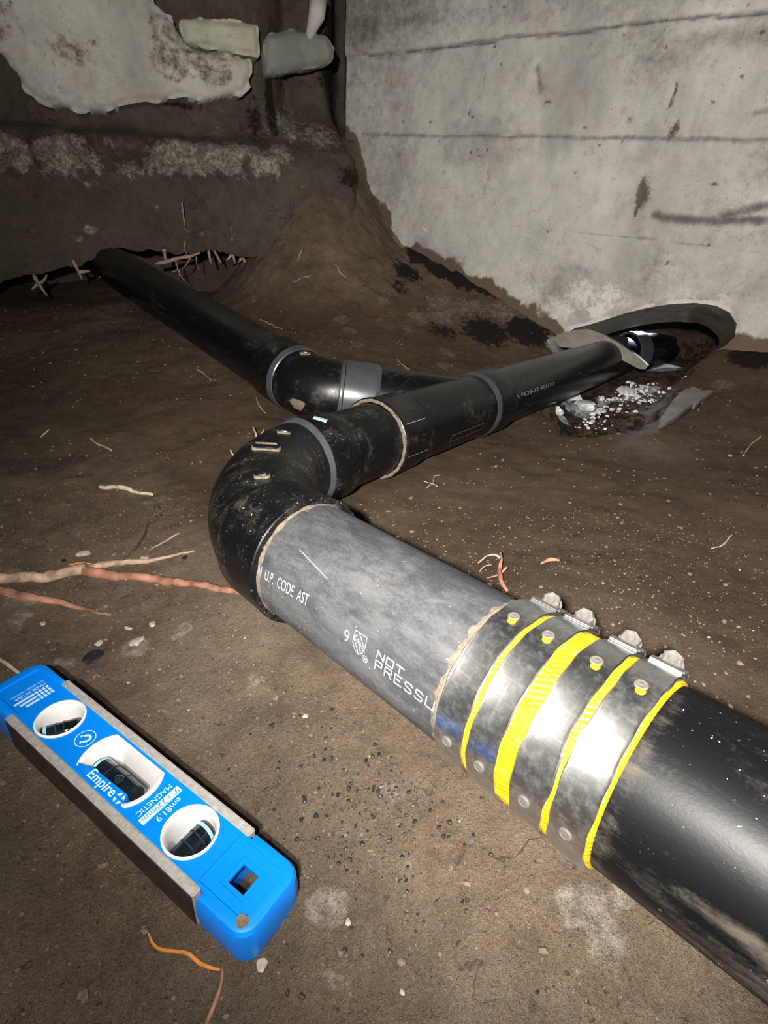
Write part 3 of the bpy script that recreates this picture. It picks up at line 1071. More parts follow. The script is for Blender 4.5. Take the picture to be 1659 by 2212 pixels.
# --- grey pipe between elbow and coupling
pa = thing('drain_pipe', 'scuffed grey drain pipe with white lettering between elbow and steel coupling', 'pipe', mA, 'drain pipe lengths')
lathe('pipe_wall', [(.130, R - .006), (.130, R)] + [(s, R) for s in np.linspace(.14, .36, 14)] + [(.36, R - .006)], M_GREY, pa)
# dried primer and dust collar beside the hub and beside the coupling
lathe('dust_collar', [(.1548, R + .0001), (.1552, R + .0008), (.1570, R + .0006), (.1590, R - .0002)], M_DUST, pa, cap=False, radial=lambda s, p: .0005 * np.sin(p * 17) * np.sin(p * 5) - .0002)
lathe('dust_collar', [(.3150, R - .0002), (.3172, R + .0002), (.3185, R + .0005), (.3198, R + .0003)], M_DUST, pa, cap=False, radial=lambda s, p: .0003 * np.sin(p * 23) * np.sin(p * 7))


def on_pipe_text(body, size, px, py, parent, m, P, u, r, mat, slant=0, spacing=1.0, xs=1.0, bold=False, sgn=1.0, name='lettering'):
    s, p = cyl_sphi(px, py, P, u, m, r)
    bm = text_mesh(body, size, bold, spacing)
    for v in bm.verts:
        v.co.x *= xs
    return bm_obj(name, wrap_bm(bm, s, p, r + .00035, sgn, slant), mat, parent)


RA = R
for body, px, py, px2, py2 in (('NOT', 814.8, 1419, 869, 1459), ('PRESSU', 810.5, 1442, 936, 1535)):
    s0, p0 = cyl_sphi(px, py, EB, -UA, mA, R)
    s1, p1 = cyl_sphi(px2, py2, EB, -UA, mA, R)
    # dot-matrix style capitals drawn with square strokes
    G = {'N': [[(0, 0), (0, 1), (.7, 0), (.7, 1)]], 'O': [[(0, 0), (0, 1), (.7, 1), (.7, 0), (0, 0)]], 'T': [[(0, 1), (.75, 1)], [(.37, 1), (.37, 0)]], 'P': [[(0, 0), (0, 1), (.65, 1), (.65, .5), (0, .5)]],
         'R': [[(0, 0), (0, 1), (.65, 1), (.65, .52), (0, .52)], [(.3, .52), (.68, 0)]], 'E': [[(.65, 1), (0, 1), (0, 0), (.65, 0)], [(0, .52), (.5, .52)]], 'S': [[(.68, .85), (.55, 1), (.12, 1), (0, .82), (.1, .58), (.58, .42), (.68, .2), (.55, 0), (.1, 0), (0, .14)]], 'U': [[(0, 1), (0, .1), (.15, 0), (.6, 0), (.7, .1), (.7, 1)]]}
    adv = (s1 - s0) / (len(body) - .3)
    tx, ty = (819.8, 1406.7) if body == 'NOT' else (812.9, 1424.4)
    hgt = R * abs(cyl_sphi(tx, ty, EB, -UA, mA, R)[1] - p0)
    print(body, adv, hgt)
    lines = []
    for i, ch in enumerate(body):
        for ln in G[ch]:
            lines.append([(i * adv + x * adv, y * hgt) for x, y in ln])
    bm = strokes_bm(lines, .0008)
    for v in bm.verts:
        v.co.y -= R * (p1 - p0) * v.co.x / (s1 - s0)
    bm_obj('lettering', wrap_bm(bm, s0, p0, R + .00035), M_INK, pa)
s0, p0 = cyl_sphi(556, 1241, EB, -UA, mA, R)
s1, p1 = cyl_sphi(664, 1309, EB, -UA, mA, R)
print('text', s0, p0, s1, p1)
bm = text_mesh('N  U.P.  CODE  AST', .0108)
wmax = max(v.co.x for v in bm.verts)
for v in bm.verts:
    v.co.x *= (s1 - s0) / wmax
    v.co.y -= R * (p1 - p0) * v.co.x / (s1 - s0)
bm_obj('lettering', wrap_bm(bm, s0, p0, R + .00035), M_INK, pa)
on_pipe_text('9', .011, 741, 1381, pa, mA, EB, -UA, R, M_INK_DIM)
# certification shield with its letters
s0, p0 = cyl_sphi(762, 1394, EB, -UA, mA, R)
sh = .0098
bm = strokes_bm([[(0, 1 * sh), (.95 * sh, 1 * sh), (1.0 * sh, .3 * sh), (.85 * sh, -.02 * sh), (.55 * sh, -.28 * sh), (.2 * sh, -.1 * sh), (-.02 * sh, .25 * sh), (0, 1 * sh)], [(.3 * sh, 1 * sh), (1.0 * sh, .3 * sh)], [(-.02 * sh, .55 * sh), (.55 * sh, -.22 * sh)]], .00045)
b2 = text_mesh('UPC', .0050)
for v in b2.verts:
    x, y = v.co.x - .0054, v.co.y - .0017
    c_, s_ = math.cos(-.72), math.sin(-.72)
    v.co = Vector((x * c_ - y * s_ + .0049, x * s_ + y * c_ + .0036, 0))
me_ = bpy.data.meshes.new('tmp'); b2.to_mesh(me_); b2.free(); bm.from_mesh(me_)
b3 = text_mesh('®', .0060)
for v in b3.verts:
    v.co.x += .0088; v.co.y -= .0048
me_ = bpy.data.meshes.new('tmp'); b3.to_mesh(me_); b3.free(); bm.from_mesh(me_)
bm_obj('certification_mark', wrap_bm(bm, s0, p0 + .0, R + .00035), M_INK, pa)
# long scratch
s0, p0 = cyl_sphi(648, 1188, EB, -UA, mA, R); s1, p1 = cyl_sphi(707, 1250, EB, -UA, mA, R)
bm = strokes_bm([[(s0 + (s1 - s0) * k / 6, -R * (p1 - p0) * k / 6) for k in range(7)]], .0006)
bm_obj('scratch', wrap_bm(bm, 0, p0, R + .0003), M_INK_DIM, pa)

# --- black pipe running out of the frame, bottom right
pb = thing('drain_pipe', 'glossy black drain pipe with dust streaks in the bottom right corner', 'pipe', mA, 'drain pipe lengths')
o = lathe('pipe_wall', [(.3605, R - .006), (.3605, R)] + [(s, R) for s in np.linspace(.365, .82, 120)] + [(.82, R - .006)], M_ABS_NEAR, pb)
co = np.array([v.co[:] for v in o.data.vertices])
pp_ = np.arctan2(co[:, 1], co[:, 0]) % (2 * math.pi)
du = .50 * np.exp(-((pp_ - 2.98) / .09) ** 2) * sstep(.415, .46, co[:, 2]) + .30 * np.exp(-((pp_ - 3.35) / .30) ** 2) * (.5 + .8 * fbm(pp_ * 6, co[:, 2] * 22, octs=3, seed=17)) + .22 * np.exp(-((co[:, 2] - .406) / .004) ** 2) + .16 * sstep(.44, .60, co[:, 2])  # dust streaks; the last term is haze added to soften the highlight
at = o.data.attributes.new('dust', 'FLOAT', 'POINT'); at.data.foreach_set('value', du.astype(np.float32))

# --- banded steel coupling
cp_ = thing('pipe_coupling', 'steel banded coupling with yellow rubber sleeve joining grey and black pipes', 'coupling', mA)
RG = .0461


def gask(s, p):
    k = 0.0
    for c_ in np.linspace(1.2, 4.2, 9):
        k = k + .0007 * (np.exp(-((p - c_) / .012) ** 2) + np.exp(-((p - c_ - .055) / .012) ** 2))
    k = k * (1.0 if .357 < s < .365 else .6)
    return k + .0002 * np.sin(p * 97 + s * 900)


st = []
for s in np.linspace(.3195, .4032, 120):
    e = min(s - .3195, .4032 - s)
    st.append((s, RG - .0012 * math.exp(-e / .0006)))
gk = lathe('rubber_sleeve', [(.3192, R - .0002)] + st + [(.4034, R - .0002)], M_YEL, cp_, n=640, cap=False, radial=gask, angle=60)
RB = .0471
bands = [(.3208, .3382), (.3408, .3570), (.3652, .3812), (.3848, .4018)]
RIV = [1.617, -3.082, -1.5, .02]
for bi_, (b0, b1) in enumerate(bands):
    zc = (b0 + b1) / 2
    wob = lambda s, p, bi_=bi_: .00012 * np.sin(3 * p + bi_) + .0001 * np.sin(11 * p)
    bd = lathe('clamp_band', [(b0, RG + .0002), (b0, RB + .0006), (b0 + .0006, RB + .0011), (b0 + .0016, RB + .0009), (zc, RB + .0010), (b1 - .0016, RB + .0009), (b1 - .0006, RB + .0011), (b1, RB + .0006), (b1, RG + .0002)], M_STEEL, cp_, n=160, cap=False, radial=wob, angle=40)
    for v in bd.data.vertices:                       # sheared and rubbed edges: the gaps are not of even width
        p_ = math.atan2(v.co.y, v.co.x) % (2 * math.pi)
        e_ = max(0.0, abs(v.co.z - zc) / ((b1 - b0) / 2) - .5) * 2
        sg_ = 1 if v.co.z > zc else -1
        v.co.z += e_ * (.0003 * math.sin(5 * p_ + 2 * bi_ + sg_) + .0002 * math.sin(17 * p_ + bi_))
        if bi_ == 2 and sg_ > 0:
            v.co.z += e_ * .0022 * math.exp(-((p_ - 2.78) / .28) ** 2)
    for ph in RIV:
        # dimple ring with a sunk centre
        m = Matrix.Translation(Vector((math.cos(ph) * (RB + .0008), math.sin(ph) * (RB + .0008), zc))) @ frame((0, 0, 0), (math.cos(ph), math.sin(ph), 0))
        rv = lathe('rivet', [(0, .0030), (.0006, .0029), (.0009, .0024), (.0006, .0018), (.0007, .0010), (.0009, .0005), (.0009, .0)], M_BOLT, bd, n=20, cap=False, mtx=None)
        rv.matrix_local = m
        if ph == 1.617:
            pk = lathe('rubber_peek', [(0, .0022), (.0003, .0020), (.0004, .0)], M_YEL, bd, n=16, cap=False)
            pk.matrix_local = Matrix.Translation(Vector((math.cos(ph + .07) * (RB + .0010), math.sin(ph + .07) * (RB + .0010), zc + .0012))) @ frame((0, 0, 0), (math.cos(ph + .05), math.sin(ph + .05), 0))
    # folded strap ears and the hex tightening bolt
    p0, p1 = 1.02, .50
    for lay, dr in ((0, .0016), (1, .0030)):
        nn = 26
        V_, F_ = [], []
        for i in range(nn):
            p = p0 + (p1 - p0) * i / (nn - 1)
            lift = dr * .6 + .0018 * math.exp(-((p - .74) / .12) ** 2) + (.0012 * lay * math.sin(i * .5))
            for s_, rr in ((b0 + .0012, RB + lift), (b1 - .0012, RB + lift), (b1 - .0012, RB + lift + .0006), (b0 + .0012, RB + lift + .0006)):
                V_.append((math.cos(p) * rr, math.sin(p) * rr, s_))
        F_ = [tuple(f) for f in grid_faces(nn, 4, True)] + [(0, 1, 2, 3), tuple(4 * (nn - 1) + k for k in (3, 2, 1, 0))]
        so = mesh_obj('strap_ear', V_, F_, M_STEEL, bd)
        so.data.set_sharp_from_angle(angle=math.radians(40))
    pb_ = .86
    rad_v = Vector((math.cos(pb_), math.sin(pb_), 0)); tan_v = Vector((-math.sin(pb_), math.cos(pb_), 0))
    ctr = rad_v * (RB + .0050) + Vector((0, 0, zc))
    ax = (tan_v * .9 + rad_v * .45 + Vector((0, 0, .12))).normalized()
    tw = .3 * bi_
    bm = bmesh.new()
    r_ = []
    for z_, rr, k in [(-.012, .0024, 0), (-.0036, .0024, 0), (-.0036, .0056, 0), (-.0024, .0058, 0), (-.0020, .0050, 1), (.0020, .0050, 1), (.0032, .0040, 1), (.0030, .0022, 0), (.0026, .0018, 0)]:
        ring_ = []
        for q_ in range(12):
            a_ = math.pi * q_ / 6 + tw
            f_ = (1.0 if q_ % 2 == 0 else .87) if k else 1.0
            ring_.append(bm.verts.new((math.cos(a_) * rr * f_, math.sin(a_) * rr * f_, z_)))
        r_.append(ring_)
    for a_, b_ in zip(r_[:-1], r_[1:]):
        for q_ in range(12):
            bm.faces.new((a_[q_], a_[(q_ + 1) % 12], b_[(q_ + 1) % 12], b_[q_]))
    bm.faces.new(r_[0][::-1]); bm.faces.new(r_[-1])
    bo = bm_obj('bolt', bm, M_BOLT, bd, False)
    bo.matrix_local = Matrix.Translation(ctr) @ frame((0, 0, 0), tuple(ax), (0.3, 0.2, 1))
    hs = lathe('screw_housing', [(-.0058, .0), (-.0058, .0028), (.0058, .0028), (.0058, 0)], M_STEEL, bd, n=14, cap=False, angle=40)
    hs.matrix_local = Matrix.Translation(rad_v * (RB + .0020) - tan_v * .008 + Vector((0, 0, zc))) @ frame((0, 0, 0), tuple(tan_v))

# --- near elbow
el = thing('elbow_fitting', 'black plastic quarter bend speckled with white grit at the foot of the grey pipe', 'pipe elbow', Matrix.Translation(Vector(EB)), 'elbow fittings')


def swept_part(name, pts, rad, mat, parent, n=72):
    v, f = sweep(np.array(pts), rad, n)
    o = mesh_obj(name, v - np.array(parent.matrix_world.translation), f, mat, parent)
    o.data.set_sharp_from_angle(angle=math.radians(40))
    return o


TA = .110
arc = fillet(EB - UA * .3, EB, EB + UB * .3, TA, 40)
_ch = [arc[0] + (arc[-1] - arc[0]) * k for k in np.linspace(0, 1, 40)]
arc = [a * .62 + c * .38 for a, c in zip(arc, _ch)]
pts = [EB - UA * .115] + arc + [EB + UB * .120]
rad = [.0462] + [.0458 + .0004 * math.sin(k / 39 * math.pi) for k in range(40)] + [.0462]
swept_part('bend', pts, rad, M_ABS_ELB, el)


def rel(m, parent):
    return parent.matrix_world.inverted() @ m


def hub(name, m, sr, mat, parent, **kw):
    o = lathe(name, sr, mat, parent, **kw)
    o.matrix_local = rel(m, parent)
    return o


hub('hub', mA, [(.101, .0455), (.107, .0482), (.113, .0490), (.151, .0494), (.1530, .0498), (.1546, .0498), (.1552, .0490), (.1552, R - .0003)], M_ABS_ELB, el, cap=False)
hub('hub', mB, [(.1122, .0462), (.1178, .0490), (.119, .0496), (.159, .0492), (.1605, .0486), (.1608, R - .0003)], M_ABS_ELB, el, cap=False)
hub('shoulder_ring', mB, [(.1120, .0458), (.1124, .0470), (.1180, .0497), (.1182, .0480)], M_RING, el, cap=False)['label'] = 'shoulder ring of the elbow hub, greyed to imitate its sheen'
# raised oval and round foundry marks on the outer curve, pale dirt caught at their edge
O_ = arc[0]


def stick_on(parent, name, px, py, shape, mat, pts_c, r_body, lift):
    """raised flat mark laid on a swept body: find the surface point by marching the ray"""
    v = ray(px, py)
    P = np.array(pts_c)
    best = None
    for t in np.linspace(.3, 1.2, 1800):
        q = CAM + t * v
        d = np.linalg.norm(P - q, axis=1)
        k = d.argmin()
        if d[k] < r_body:
            best = (q, P[k]); break
    if best is None:
        return None
    q, c = best
    nrm = (q - c) / np.linalg.norm(q - c)
    xax = RT - (RT @ nrm) * nrm
    xax /= np.linalg.norm(xax)
    yax = np.cross(nrm, xax)
    V_, F_ = [], []
    k = len(shape)
    for h, sc in ((-.002, 1.0), (lift, 1.0), (lift * 1.3, .9)):
        for x, y in shape:
            V_.append(q + xax * x * sc + yax * y * sc + nrm * h)
    F_ = [tuple(f) for f in grid_faces(3, k, True)] + [tuple(range(2 * k, 3 * k))]
    o = mesh_obj(name, np.array(V_) - np.array(parent.matrix_world.translation), F_, mat, parent)
    o.data.set_sharp_from_angle(angle=math.radians(40))
    return o


def stadium(a, b, n=24):
    out = []
    for i in range(n):
        t = 2 * math.pi * i / n
        out.append((a * math.copysign(abs(math.cos(t)) ** .6, math.cos(t)), b * math.copysign(abs(math.sin(t)) ** .8, math.sin(t))))
    return out


dense = list(np.concatenate([np.linspace(EB - UA * .155, arc[0], 20), np.array(arc), np.linspace(arc[-1], EB + UB * .18, 20)]))
dense = [np.array(p) for p in np.concatenate([np.linspace(a, b, 6) for a, b in zip(dense[:-1], dense[1:])])]
stick_on(el, 'dust_edge', 575, 966, stadium(.0132, .0066), M_DUST, dense, .0470, .0004)
stick_on(el, 'raised_mark', 575, 965, stadium(.0120, .0056), M_ABS_ELB, dense, .0470, .0016)
stick_on(el, 'dust_edge', 575, 963, stadium(.0100, .0012), M_DUST, dense, .0470, .0023)
stick_on(el, 'dust_edge', 566, 1027, stadium(.0064, .0040), M_DUST, dense, .0470, .0004)
stick_on(el, 'raised_mark', 566, 1026, stadium(.0058, .0035), M_ABS_ELB, dense, .0470, .0014)
stick_on(el, 'dust_edge', 613, 933, stadium(.0066, .0030), M_DUST, dense, .0470, .0004)
stick_on(el, 'raised_mark', 613, 932, stadium(.0058, .0024), M_ABS_ELB, dense, .0470, .0012)
lb = stick_on(el, 'sticker', 691, 905, [(-.007, -.002), (.007, -.004), (.008, .002), (-.006, .004)], M_TAPE, dense, .0498, .0004)
if lb:
    lb['label'] = 'torn pale blue bar code sticker'

# --- stub pipe between elbow and wye
sb = thing('pipe_stub', 'short black pipe stub between the near elbow and the wye', 'pipe', mB, 'drain pipe lengths')
lathe('pipe_wall', [(.150, R - .005), (.150, R), (.20, R), (.255, R), (.255, R - .005)], M_ABS, sb)

# --- wye
wy = thing('wye_fitting', 'black plastic wye with a rectangle moulded on its side and branch to the left', 'pipe wye', Matrix.Translation(Vector(PD)))
run = [EB + UB * s for s in np.linspace(.25, .50, 24)]
br = [PD + UD * s for s in np.linspace(.0, .155, 18)]
# sloped web where branch and run merge
web = [PD + UB * .018 + (PD + UD * .115 - PD - UB * .018) * k for k in np.linspace(0, 1, 14)]
v, f = join_mesh([sweep(run, .0456, 72), sweep(br, .0456, 72), sweep(web, np.linspace(.040, .0445, 14), 60)])
bo = mesh_obj('body', v - PD, f, M_ABS, wy)
bo.data.set_sharp_from_angle(angle=math.radians(40))
hub('hub', mB, [(.2355, R - .0003), (.2355, .0496), (.2362, .0506), (.2395, .0508), (.2415, .0503), (.2430, .0494), (.282, .0490), (.285, .0486), (.2865, .0458)], M_ABS, wy, cap=False)
hub('dust_collar', mB, [(.2353, .0455), (.2350, .0475), (.2352, .0488), (.2358, .0497)], M_DUST, wy, cap=False, radial=lambda s, p: .0003 * np.sin(p * 19))
hub('hub', mB, [(.450, .0455), (.460, .0472), (.464, .0480), (.470, .0492), (.518, .0492), (.520, .0486), (.5205, R - .0003)], M_ABS, wy, cap=False)
hub('shoulder_ring', mB, [(.4590, .0465), (.4602, .0476), (.4685, .0493), (.4705, .0494), (.4715, .0480)], M_RING, wy, cap=False)
hub('hub', mD, [(.122, .0455), (.1262, .0485), (.129, .0489), (.168, .0489), (.1710, .0486), (.1712, R - .0003)], M_RING, wy, cap=False)['label'] = 'branch hub with its highlight put into the grey'
# moulded rectangle outline and ridge lines
s0, p0 = cyl_sphi(975, 943, EB, UB, mB, .0456)
s1, p1 = cyl_sphi(1047, 887, EB, UB, mB, .0456)
s2, p2 = cyl_sphi(1045, 914, EB, UB, mB, .0456)
hgt = .0095
bm = strokes_bm([[(0, 0), (s2 - s0, 0), (s2 - s0, hgt), (0, hgt), (0, 0)]], .0006)
wrap_bm(bm, s0, p2, .0456 + .0004, -1.0)
o = bm_obj('moulded_frame', bm, M_DUST, wy)
o.matrix_local = rel(mB, wy)
for (xa, ya, xb, yb) in ((876, 918, 917, 903), (881, 988, 924, 971)):
    s0, p0 = cyl_sphi(xa, ya, EB, UB, mB, .0494); s1, p1 = cyl_sphi(xb, yb, EB, UB, mB, .0494)
    bm = strokes_bm([[(0, 0), (s1 - s0, 0)]], .0007)
    o = bm_obj('mould_line', wrap_bm(bm, s0, (p0 + p1) / 2, .0497, 1), M_INK_DIM, wy)
    o.matrix_local = rel(mB, wy)
# dirt lying in the saddle of the wye
v, f = sweep([PD + UB * a + np.array([-.0, .0, .040]) + np.array([-.012, .012, 0]) * b for a, b in ((-.02, .0), (.0, .4), (.03, .6), (.05, .5))], [.001, .0035, .0035, .001], 8)

# --- 45 bend on the branch
e2 = thing('elbow_fitting', 'black plastic eighth bend with a bright shoulder ring behind the wye', 'pipe elbow', Matrix.Translation(Vector(KC)), 'elbow fittings')
arc2 = fillet(PD + UD * .1, KC, KC + UC * .3, .0335, 20)
swept_part('bend', [PD + UD * .1718] + arc2 + [KC + UC * .06], [.0446] + [.0452] * 20 + [.0462], M_ABS, e2)
o = lathe('collar', [(.1716, .0447), (.1718, .0470), (.1742, .0475), (.1765, .0470), (.1775, .0450)], M_RING, e2, cap=False)
o.matrix_local = rel(mD, e2)
hub('hub', mC, [(.040, .0455), (.0445, .0476), (.048, .0484), (.051, .0492), (.100, .0492), (.1015, .0486), (.102, R - .0003)], M_ABS, e2, cap=False)
hub('shoulder_ring', mC, [(.0400, .0462), (.0412, .0476), (.0480, .0489), (.0505, .0494), (.0512, .0480)], M_RING, e2, cap=False)
dense2 = list(np.concatenate([np.array(arc2), np.linspace(arc2[-1], KC + UC * .10, 30)]))
stick_on(e2, 'dust_edge', 659, 762, stadium(.0075, .0042), M_DUST, dense2, .0468, .0004)
stick_on(e2, 'raised_mark', 659, 761, stadium(.0062, .0032), M_ABS, dense2, .0468, .0014)
stick_on(e2, 'dirt_cake', 643, 874, [(.011 * math.cos(a) * (1 + .2 * math.sin(3 * a)), .009 * math.sin(a) * (1 + .2 * math.cos(2 * a))) for a in np.linspace(0, 2 * math.pi, 18, endpoint=False)], M_DUST, dense2, .0462, .0015)

# --- pipe C to the left, under the bank
pc = thing('drain_pipe', 'long black drain pipe disappearing into the hollow under the earth bank', 'pipe', mC, 'drain pipe lengths')
lathe('pipe_wall', [(.08, R - .005), (.08, R)] + [(s, R) for s in np.linspace(.1, 1.25, 20)] + [(1.25, R - .005)], M_ABS_FAR, pc)

# --- pipe B to the wall opening
pd_ = thing('drain_pipe', 'black drain pipe with small printed letters running into the wall opening', 'pipe', mB, 'drain pipe lengths')
lathe('pipe_wall', [(.50, R - .005), (.50, R)] + [(s, R) for s in np.linspace(.52, 1.135, 20)] + [(1.14, R - .0005), (1.14, R - .006), (1.10, R - .006)], M_ABS_FAR, pd_, cap=False)
s0, p0 = cyl_sphi(1114, 862, EB, UB, mB, R); s1, p1 = cyl_sphi(1196, 829, EB, UB, mB, R)
bm = text_mesh('A F628-12 905/10', .0085)
wmax = max(v.co.x for v in bm.verts)
for v in bm.verts:
    v.co.x *= (s1 - s0) / wmax
# here the letters read along +z with their tops towards the crown of the pipe
top_sgn = 1.0 if ((math.sin(p0 - .1) > math.sin(p0))) else -1.0
bm_obj('lettering', wrap_bm(bm, s0, p0, R + .00035, top_sgn), M_INK_DIM, pd_)

# --- the old line beyond the wall
P2 = EB + UB * 1.235 + np.array([.0, .0, -.002])
u2 = np.array([.90, .43, -.03]); u2 /= np.linalg.norm(u2)
m2 = frame(P2, u2)
pe = thing('drain_pipe', 'broken dark pipe end lying beyond the wall opening', 'pipe', m2, 'drain pipe lengths')
lathe('pipe_wall', [(-.015, R - .006), (-.02, R - .002), (-.012, R)] + [(s, R) for s in np.linspace(0, .085, 6)] + [(.10, R - .0005), (.10, R - .006), (.0, R - .006)], M_ABS_FAR, pe, cap=False, radial=lambda s, p: 0 * p)
me = pe.children[0].data
for v in me.vertices:
    if v.co.z > .07:
        a = math.atan2(v.co.y, v.co.x)
        v.co.z += .012 * math.sin(3 * a + .5) + .008 * math.sin(7 * a)
lathe('hub', [(-.018, .0440), (-.018, .0490), (.018, .0490), (.020, .0460)], M_RING, pe, cap=False)

# ------------------------------------------------------------------ shards of cut concrete at the opening


def shard(name, label, px_out, thick, off, mat, plane='wall'):
    """curved plate: outline on the wall plane pushed out by off, bent about its long axis"""
    org, ex, ez, nn = WP, WD, EZ, WN
    if plane == 'lean':
        g0 = hit(1428, 926); g0[2] = .004
        g1 = ray_plane(1562, 800, WP + WN * .02, WN)
        ez = (g1 - g0) / np.linalg.norm(g1 - g0)
        nn = (CAM - g0) / np.linalg.norm(CAM - g0) * .6 + np.array([-.35, -.1, .55])
        nn = nn - (nn @ ez) * ez
        nn /= np.linalg.norm(nn)
        ex = -np.cross(ez, nn)
        org = g0
        off = lambda a, z: .006 * np.sin(z * 12) + 0 * a
    poly = []
    for p in px_out:
        q = ray_plane(*p, org, nn)
        poly.append(((q - org) @ ex, (q - org) @ ez))
    T = np.array(poly)
    step = .004
    A_, Z_ = np.meshgrid(np.arange(T[:, 0].max() + .01, T[:, 0].min() - .01, -step), np.arange(T[:, 1].min() - .01, T[:, 1].max() + .01, step))
    cx_, cz_ = (A_[:-1, :-1] + A_[1:, 1:]) / 2, (Z_[:-1, :-1] + Z_[1:, 1:]) / 2
    m = inside(poly, cx_, cz_)
    d = off(A_, Z_) + .0012 * fbm(A_ * 40, Z_ * 40, octs=3, seed=200)
    o = slab(name, org, ex, ez, nn, A_, Z_, m, thick, d, mat, snap=poly, smooth_angle=45)
    # close the back
    bm = bmesh.new(); bm.from_mesh(o.data)
    ed = [e for e in bm.edges if e.is_boundary]
    bmesh.ops.holes_fill(bm, edges=ed, sides=0)
    bm.to_mesh(o.data); bm.free()
    return tag(o, label, 'concrete shard', 'concrete shards at the opening')


aL, zL = wall_az(1225, 730)
aR, zR = wall_az(1420, 775)
shard('concrete_shard', 'grey curved concrete shard slanting across the pipe inside the wall opening', [(1222, 722), (1232, 712), (1262, 705), (1292, 702), (1325, 713), (1360, 731), (1400, 758), (1421, 776), (1418, 783), (1404, 782), (1375, 768), (1340, 753), (1300, 742), (1262, 740), (1238, 738)], .012,
      lambda a, z: .085 + .10 * (a - aR) / (aL - aR) * 0 - .9 * (z - zR) * .3, M_CUT)
shard('concrete_shard', 'grey curved concrete shard stuck in the dirt right of the opening', [(1541, 800), (1560, 796), (1568, 804), (1566, 818), (1548, 842), (1515, 868), (1503, 882), (1500, 874), (1470, 896), (1440, 914), (1423, 921), (1425, 908), (1452, 872), (1490, 835), (1522, 810)], .012,
      lambda a, z: .035 + .9 * (.07 - z), M_CUT, plane='lean')

# white rubble lit by the lamp on the far side


def rock(name, P, r, mat, label=None, cat=None, group=None, seed=0, flat=.6, parent=None, sub=2):
    bm = bmesh.new()
    bmesh.ops.create_icosphere(bm, subdivisions=sub, radius=1)
    co = np.array([v.co[:] for v in bm.verts])
    d = 1 + (.28 if sub > 2 else .55) * fbm(co[:, 0] * 1.3 + seed, co[:, 1] * 1.3, co[:, 2] * 1.3, octs=3, seed=seed)
    rr = np.random.default_rng(seed)
    ax = 1 + .35 * rr.uniform(-1, 1, 3)
    ang = rr.uniform(0, 6.28)
    for v, k in zip(bm.verts, d):
        x, y, z = v.co.x * k * ax[0], v.co.y * k * ax[1], v.co.z * k * flat
        v.co = Vector(((x * math.cos(ang) - y * math.sin(ang)) * r, (x * math.sin(ang) + y * math.cos(ang)) * r, z * r))
    o = bm_obj(name, bm, mat, parent, sub > 2, Matrix.Translation(Vector(P)), 40 if sub > 2 else None)
    if label:
        tag(o, label, cat, group)
    return o


for i, (px, py, rp, lab) in enumerate(((1440, 806, 40, 'large white lit rubble lump beyond the shard in the wall opening'),)):
    q = WP + UB * .14 + WD * -.0 + np.array([.03, .0, 0])
    q = ray_plane(px, py, np.array([0, 0, -.035]), EZ)
    rock('rubble_lump', (q[0], q[1], -.045), .048, M_WHITE_ROCK, lab, 'rubble', 'rubble lumps in the pit', seed=31, flat=.55, sub=3)
for i, (px, py, r, lab) in enumerate(((1222, 858, .022, 'pale rubble chunk at the left end of the pit under the pipe'), (1262, 880, .018, 'pale rubble chunk low in the middle of the pit'), (1355, 850, .020, 'pale rubble chunk at the right of the pit under the pipe'), (1205, 890, .014, 'small pale rubble chunk at the near left edge of the pit'), (1300, 862, .010, 'smallest pale rubble chunk in the centre of the pit'))):
    q = hit(px, py)
    rock('rubble_lump', (q[0], q[1], q[2] + r * .1), r, M_WHITE_ROCK, lab, 'rubble', 'rubble lumps in the pit', seed=40 + i, flat=.5)

# ------------------------------------------------------------------ torpedo level
LX, LY, LYAW, LD, LS, LW, LT = -.1359, .1963, -.567, .0582, .0836, .0376, .0254
mL = Matrix.Translation(Vector((LX, LY, .0))) @ Matrix.Rotation(LYAW, 4, 'Z')
zmax = max(float(H(np.array([(mL @ Vector((x, y, 0))).x]), np.array([(mL @ Vector((x, y, 0))).y]))[0]) for x in np.linspace(-.11, .11, 12) for y in (-.018, 0, .018))
print('ground under level', zmax)
mL = Matrix.Translation(Vector((LX, LY, .0))) @ Matrix.Rotation(LYAW, 4, 'Z')
lv = thing('spirit_level', 'blue torpedo spirit level with three vials lying on the dirt', 'spirit level', mL)


def prism(poly, z0, z1):
    bm = bmesh.new()
    a = [bm.verts.new((x, y, z0)) for x, y in poly]
    b = [bm.verts.new((x, y, z1)) for x, y in poly]
    n = len(poly)
    bm.faces.new(a[::-1]); bm.faces.new(b)
    for i in range(n):
        bm.faces.new((a[i], a[(i + 1) % n], b[(i + 1) % n], b[i]))
    bmesh.ops.recalc_face_normals(bm, faces=bm.faces[:])
    return bm


def rounded(x0, x1, y0, y1, r, n=6):
    out = []
    for cx_, cy_, a0 in ((x1 - r, y1 - r, 0), (x0 + r, y1 - r, 90), (x0 + r, y0 + r, 180), (x1 - r, y0 + r, 270)):
        for i in range(n + 1):
            a = math.radians(a0 + 90 * i / n)
            out.append((cx_ + r * math.cos(a), cy_ + r * math.sin(a)))
    return out


def circle(cx_, cy_, r, n=48):
    return [(cx_ + r * math.cos(2 * math.pi * i / n), cy_ + r * math.sin(2 * math.pi * i / n)) for i in range(n)]


